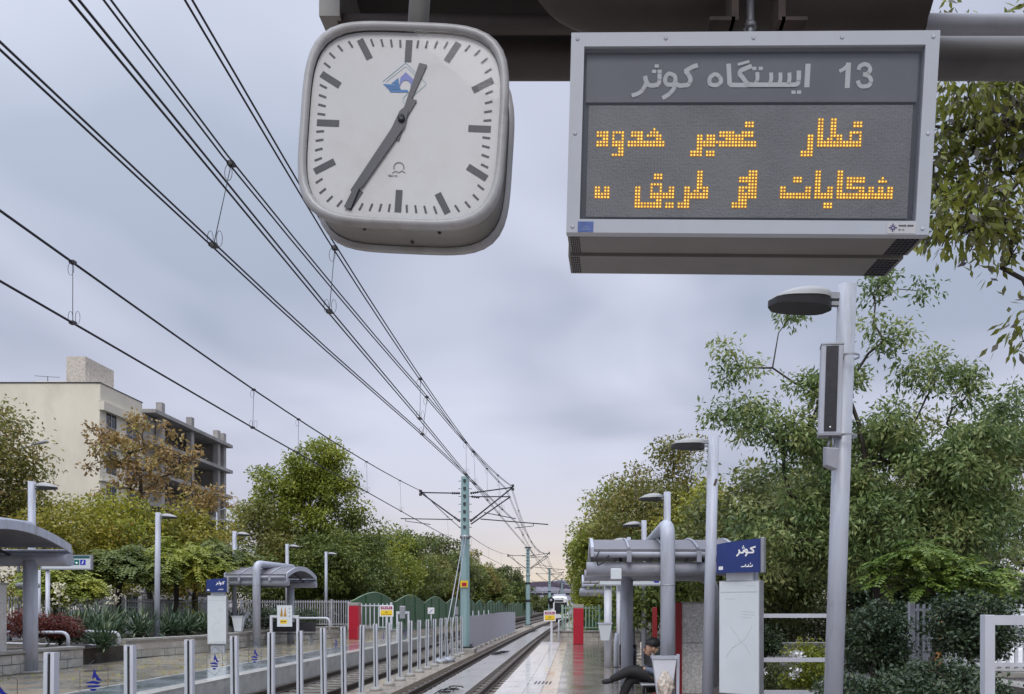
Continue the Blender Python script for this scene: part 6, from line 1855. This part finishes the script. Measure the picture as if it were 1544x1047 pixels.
def feather(label, px_, Y, top, r, pal, seed):
    x = wx(px_, Y); H = wz(top, Y)-.3
    tree('feather_tree', label, (x, Y, .3), [(0, 0, H*.80, r, r, H*.13, 1), (r*.6, 0, H*.72, r*.55, r*.6, H*.12, 1), (-r*.6, .2, H*.72, r*.55, r*.6, H*.12, 1), (0, 0, H*.90, r*.6, r*.6, H*.09, 1)],
         80, 10, (.20, .07), pal, .11, seed, FT, sig=.62, mode='frond', pairs=8, sag=.5, rise=.15)
feather('low lime feathery tree behind the left station board', 85, 25.5, 846, 1.15, 'lime', 71)
feather('feathery green tree just right of the left station board', 180, 28, 822, 1.6, 'green', 72)
feather('feathery green tree behind the second lamp post from the left', 265, 30, 812, 1.9, 'lime', 73)
feather('feathery dark green tree left of the small map totem', 335, 32, 815, 1.7, 'green', 74)
row_tree('brownish tree behind the small map totem lamp post', 392, 47, 745, 2.6, 'mixed', 75, TL, n=120, per=60, leaf=.22, base_z=.2)
b0 = (wx(470, 50), 50, .2)
tree('broad_tree', 'largest green tree on the left with yellowish top', b0, px_lobes(50, b0, [(470, 720, 0, 56, 50, 1.3), (430, 745, 0, 52, 44, 1.2), (500, 760, 0, 50, 48, 1.1), (460, 800, 0, 70, 50, 1), (488, 690, 0, 36, 26, 1.2), (520, 730, 0, 20, 24, .8), (400, 780, 0, 42, 36, 1)]),
     260, 120, (.23, .11), 'lime', .24, 76, TL, sig=.36)
row_tree('dark green tree under the largest green tree on the left', 515, 47, 795, 2.6, 'green', 77, TL, n=130, per=70, leaf=.22, h0=.05)
row_tree('dark green tree behind the far left shelter roof', 440, 46.5, 820, 2.4, 'green', 78, TL, n=120, per=70, leaf=.22, h0=.05, base_z=.2)
TF_ = 'row of trees behind the green scalloped fence'
rl = ['first tree of the row behind the green scalloped fence', 'second tree of the row behind the green scalloped fence', 'third tree of the row, just left of the first mast guy wires', 'fourth tree of the row, behind the nearest turquoise mast', 'fifth tree of the row, just right of the nearest mast',
      'sixth tree of the row, above the grey sheet fence', 'seventh tree of the row, right part above the sheet fence', 'eighth tree of the row, left of the second mast', 'ninth tree of the row, touching the second mast', 'tenth tree of the row, far down the line', 'eleventh tree of the row, beside the footbridge']
yy = [50, 56, 63, 71, 80, 90, 101, 113, 127, 143, 162]
tops = [772, 788, 800, 812, 806, 822, 834, 846, 856, 864, 870]
for i, y in enumerate(yy):
    x = -14.2+bend(y)*.7+((i*37) % 5-2)*.25
    px_ = CX+x*F/y
    row_tree(rl[i], px_, y, tops[i]+(6 if i % 2 else -4), 3.3+.12*i, ['green', 'lime', 'green', 'mixed', 'olive', 'green', 'mixed', 'green', 'olive', 'green', 'olive'][i], 80+i, TF_, n=120-3*i, per=62, leaf=.24+.022*i, base_z=-.1, h0=.06, sig=.42)

for i, (px_, lab) in enumerate(((783, 'distant tree beyond the footbridge, leftmost of three'), (806, 'distant tree beyond the footbridge, middle of three'), (826, 'distant tree beyond the footbridge, rightmost of three'))):
    row_tree(lab, px_, 215+6*i, 897-2*(i % 2), 3.2, ['green', 'olive', 'green'][i], 170+i, 'distant trees beyond the footbridge', n=50, per=40, leaf=.6, base_z=-.5, h0=.0, sig=.5)
# yuccas, flower stalks and red shrubs in the planter
M['cream_petal'] = mat('cream_petal', (.66, .62, .46), .6)
YG = 'spiky yuccas in the left planter'
def yucca(label, x, y, z, r, seed, stalk=False):
    rg_ = np.random.default_rng(seed)
    t = thing('yucca', label, 'yucca', (x, y, z), YG)
    n = 190
    az = rg_.uniform(0, 2*np.pi, n); el = rg_.beta(1.6, 1.5, n)*1.45-.05
    L = r*rg_.uniform(.75, 1.1, n)
    d = np.stack([np.cos(az)*np.cos(el), np.sin(az)*np.cos(el), np.sin(el)], 1)
    o = np.array([x, y, z+.25])+rg_.normal(0, 1, (n, 3))*np.array([.12, .12, .10])*r
    side = unit(np.cross(d, np.array([0, 0, 1.0])+rg_.normal(0, .1, (n, 3))))
    C = []; A = []; B = []; T = []
    tt = rg_.uniform(0, 1, n)
    for (u0, u1, s0, s1) in ((0, .55, 0, .07), (.5, 1.0, .06, .26)):
        p0 = o+d*(L*u0)[:, None]-np.array([0, 0, 1])*(L*s0*(1.1-el/1.5))[:, None]; p1 = o+d*(L*u1)[:, None]-np.array([0, 0, 1])*(L*s1*(1.1-el/1.5))[:, None]
        C.append((p0+p1)/2); A.append((p1-p0)/2); B.append(side*.026); T.append(tt)
    leaf_mesh('leaves', np.concatenate(C), np.concatenate(A), np.concatenate(B), np.concatenate(T), LM['yucca'], t)
    if stalk:
        MB().tube([(x, y, z+.3), (x+.03, y, z+1.75)], [.025, .015], 6).build('flower_stalk', M['bark_grey'], t)
        fl = np.stack([x+rg_.normal(0, .10, 24), y+rg_.normal(0, .10, 24), z+rg_.uniform(1.2, 1.85, 24)], 1)
        C, A, B, T = spray(rg_, fl, np.full(24, .5), 7, .03, (.06, .05), 1.0)
        leaf_mesh('flower', C, A, B, T, M['cream_petal'], t)
yl = ['yucca beside the red shrubs, flower stalk above it left of the dark trunk', 'yucca in front of the first dark tree trunk', 'large yucca behind the longer white handrail', 'yucca with white flower stalk right of the first dark trunk', 'yucca just left of the second lamp post', 'yucca just right of the second lamp post', 'yucca halfway between second lamp post and small totem', 'yucca immediately left of the small map totem', 'yucca behind the white litter bin of the far shelter']
for i, (px_, Y, r) in enumerate(((88, 21.6, .85), (118, 22.6, 1.0), (150, 23.4, 1.1), (172, 24.6, 1.0), (210, 25.2, 1.05), (256, 26.6, 1.0), (283, 27.6, .95), (308, 28.6, .9), (355, 32.5, .9))):
    yucca(yl[i], wx(px_, Y), Y, .40, r, 120+i, i in (0, 3))
yucca('yucca spilling out of the gap between the two stone planter walls', wx(152, 21.3), 21.4, .22, .80, 140)
rg = np.random.default_rng(77); n = 900
C = np.stack([rg.uniform(-12.95, -9.2, n), rg.uniform(16, 40, n), np.full(n, .006)+rg.uniform(0, .008, n)], 1)
a_ = rg.uniform(0, 6.28, n); s_ = rg.uniform(.03, .065, n)[:, None]
A = np.stack([np.cos(a_), np.sin(a_), rg.normal(0, .15, n)], 1)*s_; B = np.stack([-np.sin(a_), np.cos(a_), rg.normal(0, .2, n)], 1)*s_*.55
fl_ = leaf_mesh('fallen_leaves', C, A, B, rg.uniform(.2, 1, n), LM['autumn'], None)
tag(fl_, 'fallen yellow leaves strewn over the wet flagstones of the left platform', 'leaves', kind='stuff')
bush('dark red leaved shrub left of the left shelter column', wx(28, 20.5), 20.8, 1.02, .62, .42, 80, 45, (.07, .04), 'redleaf', 131, .11, 'dark red leaved shrubs', 'red_shrub')
bush('dark red leaved shrub right of the left shelter column', wx(78, 20.9), 21.2, .95, .60, .36, 80, 45, (.07, .04), 'redleaf', 132, .11, 'dark red leaved shrubs', 'red_shrub')
bush('dark low hedge bush behind the poster frame', wx(400, 36), 36, .95, .9, .55, 90, 45, (.09, .05), 'dark', 133, .14)
bush('dark low hedge bush behind the bench of the far left shelter', wx(455, 37.5), 37.5, .9, .9, .5, 90, 45, (.09, .05), 'dark', 134, .14)

# ------------------------------------------------------------------ seated man
def skin(name, m, parent, nodes, edges, root=0, sub=2, label=None):
    """one continuous surface grown round a joint skeleton: nodes (point, radius or (rx, ry))"""
    me = bpy.data.meshes.new(name)
    off = Vector(ROOT[parent.name])
    me.from_pydata([tuple(Vector(p)-off) for p, r in nodes], edges, [])
    o = bpy.data.objects.new(name, me); col.objects.link(o); o.parent = parent; ROOT[o.name] = ROOT[parent.name]
    sk_ = o.modifiers.new('skin', 'SKIN'); sk_.use_smooth_shade = True
    if not me.skin_vertices: me.skin_vertices.new()
    for i, (p, r) in enumerate(nodes):
        me.skin_vertices[0].data[i].radius = (r, r) if not isinstance(r, tuple) else r
        me.skin_vertices[0].data[i].use_root = (i == root)
    s = o.modifiers.new('sub', 'SUBSURF'); s.levels = sub; s.render_levels = sub
    me.materials.append(m)
    if label: o['label'] = label
    return o
Yb = 12.75
def K(px_, py_, dy=0.0): 
    q = P(px_, py_, Yb); return Vector((q.x, Yb+dy, q.z))
man = thing('person', 'seated man in dark clothes with crossed legs, head bowed, behind the litter bin', 'person', K(992, 1035))
sk = mat('skin', (.42, .25, .17), .5, var=.06, scale=8)
trous = mat('black_trousers', (.012, .012, .013), .75, var=.3, scale=14, bump=.4, bscale=30)
jack = mat('dark_green_jacket', (.026, .042, .038), .75, var=.25, scale=12, bump=.3, bscale=40)
slv = mat('patterned_blue_sleeve', (.10, .12, .17), .7, var=.85, scale=38)
hairm = mat('black_hair', (.006, .006, .007), .55, var=.4, scale=30, bump=.5, bscale=60, stretch=(1, 4, 1))
hip = K(995, 1026); chest = K(998, 1002); neck = K(991.5, 985)
nodes = [(hip, (.15, .13)), (K(998, 1013), (.15, .115)), (chest, (.165, .12)), (K(996, 991.5), (.12, .10)), (neck, .058), (K(985.5, 979.5), .070), (K(981.5, 974), .098), (K(984.5, 968.5), .100), (K(978.2, 980.5), .076),
         # near arm (towards camera): shoulder, elbow, wrist
         (K(998, 996, -.17), .064), (K(992, 1013, -.24), .050), (K(978, 1009.5, -.16), .040), (K(968, 1007.5, -.10), .032),
         (K(998, 996, .17), .064), (K(992, 1013, .24), .050), (K(977, 1009, .14), .038), (K(967, 1007.5, .04), .032),
         # legs: supporting leg and crossed leg
         (K(991, 1029, .09), .095), (K(966, 1025, .08), .085), (K(951, 1024, .06), .074), (K(941, 1045, .05), .060), (K(934, 1066, .04), .048),
         (K(990, 1020, -.09), .100), (K(966, 1013.5, -.06), .092), (K(950, 1011, -.03), .076), (K(934, 1019, .0), .058), (K(921, 1025.5, .02), .044),
         # jaw and chin
         (K(976.8, 985.2), .055), (K(975.2, 988.2), .040)]
E_ = [(0, 1), (1, 2), (2, 3), (3, 4), (4, 5), (5, 6), (6, 7), (6, 8), (8, 27), (27, 28), (2, 9), (9, 10), (10, 11), (11, 12), (2, 13), (13, 14), (14, 15), (15, 16), (0, 17), (17, 18), (18, 19), (19, 20), (20, 21), (0, 22), (22, 23), (23, 24), (24, 25), (25, 26)]
body = skin('body', sk, man, nodes, E_)
def sub(ids, grow, extra=(), skip=()):
    mp = {i: k for k, i in enumerate(ids)}
    nd = [(nodes[i][0], tuple(x+grow for x in nodes[i][1]) if isinstance(nodes[i][1], tuple) else nodes[i][1]+grow) for i in ids]
    ed = [(mp[a], mp[c]) for a, c in E_ if a in mp and c in mp]
    return nd, ed
nd, ed = sub([0, 17, 18, 19, 20, 21, 22, 23, 24, 25, 26], .022)
nd[0] = (nd[0][0], (.185, .165)); nd[1] = (nd[1][0], .125); nd[6] = (nd[6][0], .132)
nd[-1] = (nd[-1][0]+(nd[-1][0]-nd[-2][0])*.10, .054); nd[5] = (nd[5][0], .055)
skin('trousers', trous, man, nd, ed)
nd, ed = sub([1, 2, 3, 9, 13], .020)
nd = [(hip+Vector((0, 0, .03)), (.165, .13))]+nd; ed = [(0, 1)]+[(a+1, c+1) for a, c in ed]
nd.append((K(994.5, 985.5), .092)); ed.append((3, len(nd)-1)); nd.append((K(990.2, 979.0), .088)); ed.append((len(nd)-2, len(nd)-1))
skin('jacket', jack, man, nd, ed)
for ids in ((9, 10, 11, 12), (13, 14, 15, 16)):
    nd, ed = sub(list(ids), .013); nd[-1] = (nd[-1][0]+(nd[-2][0]-nd[-1][0])*.3, .046); skin('sleeve', slv, man, nd, ed)
# shoes
for a, tip_, dy in ((26, (906.5, 1027.5), .02), (21, (917, 1071), .04)):
    p = nodes[a][0]; q = K(tip_[0], tip_[1], dy); d = q-p
    skin('shoe', M['black_rubber'], man, [(p+d*-.34+Vector((0, 0, -.004)), .046), (p+d*.30+Vector((0, 0, -.020)), .050), (p+d*.70+Vector((0, 0, -.018)), .047), (p+d*.95+Vector((0, 0, -.012)), .032)], [(0, 1), (1, 2), (2, 3)])
# hands with fingers folded together over the knee
for sy, w_ in ((-1, nodes[12][0]), (1, nodes[16][0])):
    hn = [(w_, .028), (w_+Vector((-.035, .03*-sy, .0)), (.036, .022)), (w_+Vector((-.07, .04*-sy, -.004)), (.036, .02))]
    he = [(0, 1), (1, 2)]
    for f in range(4):
        b0_ = w_+Vector((-.075, .04*-sy+(f-1.5)*.019, -.004)); L_ = (.030, .036, .034, .026)[f]
        k = len(hn)
        hn += [(b0_+Vector((-L_*.6, 0, .002)), .0088), (b0_+Vector((-L_*1.1, 0, -.014)), .0080), (b0_+Vector((-L_*1.25, 0, -.034)), .0072)]
        he += [(2, k), (k, k+1), (k+1, k+2)]
    k = len(hn)
    hn += [(w_+Vector((-.03, -.005*sy-.042*sy*-1*-1, .012)), .011), (w_+Vector((-.06, -.02*sy, .026)), .009)]
    he += [(1, k), (k, k+1)]
    skin('hand', sk, man, hn, he, 0, 2)
# hair, ears and face
b = MB(); n1_, n2_ = 16, 26; vs = []
ctr = K(984.0, 970.0)
for i in range(n1_+1):
    for j in range(n2_):
        ph_ = 2*math.pi*j/n2_
        fr_ = -math.cos(ph_)     # +1 towards the face (-x), -1 at the nape
        th = i/n1_*(rad(130)-rad(50)*max(0, fr_)**.7-rad(8)*abs(math.sin(ph_)))
        r_ = 1+.035*math.sin(5*ph_+3*th)*math.sin(th)+.02*math.sin(11*ph_)
        vs.append((ctr.x+.132*r_*math.sin(th)*math.cos(ph_), ctr.y+.112*r_*math.sin(th)*math.sin(ph_), ctr.z+.104*r_*math.cos(th)-.012))
Mh = Matrix.Translation(ctr) @ Matrix.Rotation(rad(-12), 4, 'Y') @ Matrix.Translation(-ctr)
vs = [tuple(Mh @ Vector(v)) for v in vs]
b.add(vs, [(i*n2_+j, (i+1)*n2_+j, (i+1)*n2_+(j+1) % n2_, i*n2_+(j+1) % n2_) for i in range(n1_) for j in range(n2_)], True)
hair = b.build('hair', hairm, man)
sl_ = hair.modifiers.new('solid', 'SOLIDIFY'); sl_.thickness = .012
for s in (-1, 1):
    f = MB(); f.obox(K(972.6, 976.2, s*.036), .014, .040, .010, (0, rad(25), 0)); f.build('eyebrow', hairm, man, bevel=.003)
    f = MB(); f.lathe([(0, 0), (.010, .002), (.013, .007), (.009, .013), (0, .015)], K(972.9, 978.2, s*.034)+Vector((-.002, 0, 0)), 10, Matrix.Rotation(rad(-90), 3, 'Y')); f.build('eye', M['ink'], man)
skin('nose', sk, man, [(K(972.6, 977.4), .013), (K(970.2, 981.2), .020), (K(972.8, 982.8), .018)], [(0, 1), (1, 2)], 0, 2)
f = MB(); f.obox(K(972.4, 985.6), .012, .046, .010, (0, rad(25), 0)); f.build('mouth', mat('lips', (.26, .11, .09), .5), man, bevel=.003)
for s in (-1, 1): skin('ear', sk, man, [(K(985.2, 975.6, s*.092), (.018, .010)), (K(984.4, 978.4, s*.098), (.024, .012)), (K(983.2, 981.0, s*.092), (.013, .008))], [(0, 1), (1, 2)], 0, 1)
skin('stubble', mat('stubble_skin', (.27, .17, .12), .65, var=.3, scale=60), man, [(K(982.5, 983.6), .046), (K(977.2, 986.6), .051), (K(975.3, 988.6), .0405)], [(0, 1), (1, 2)], 0, 2)
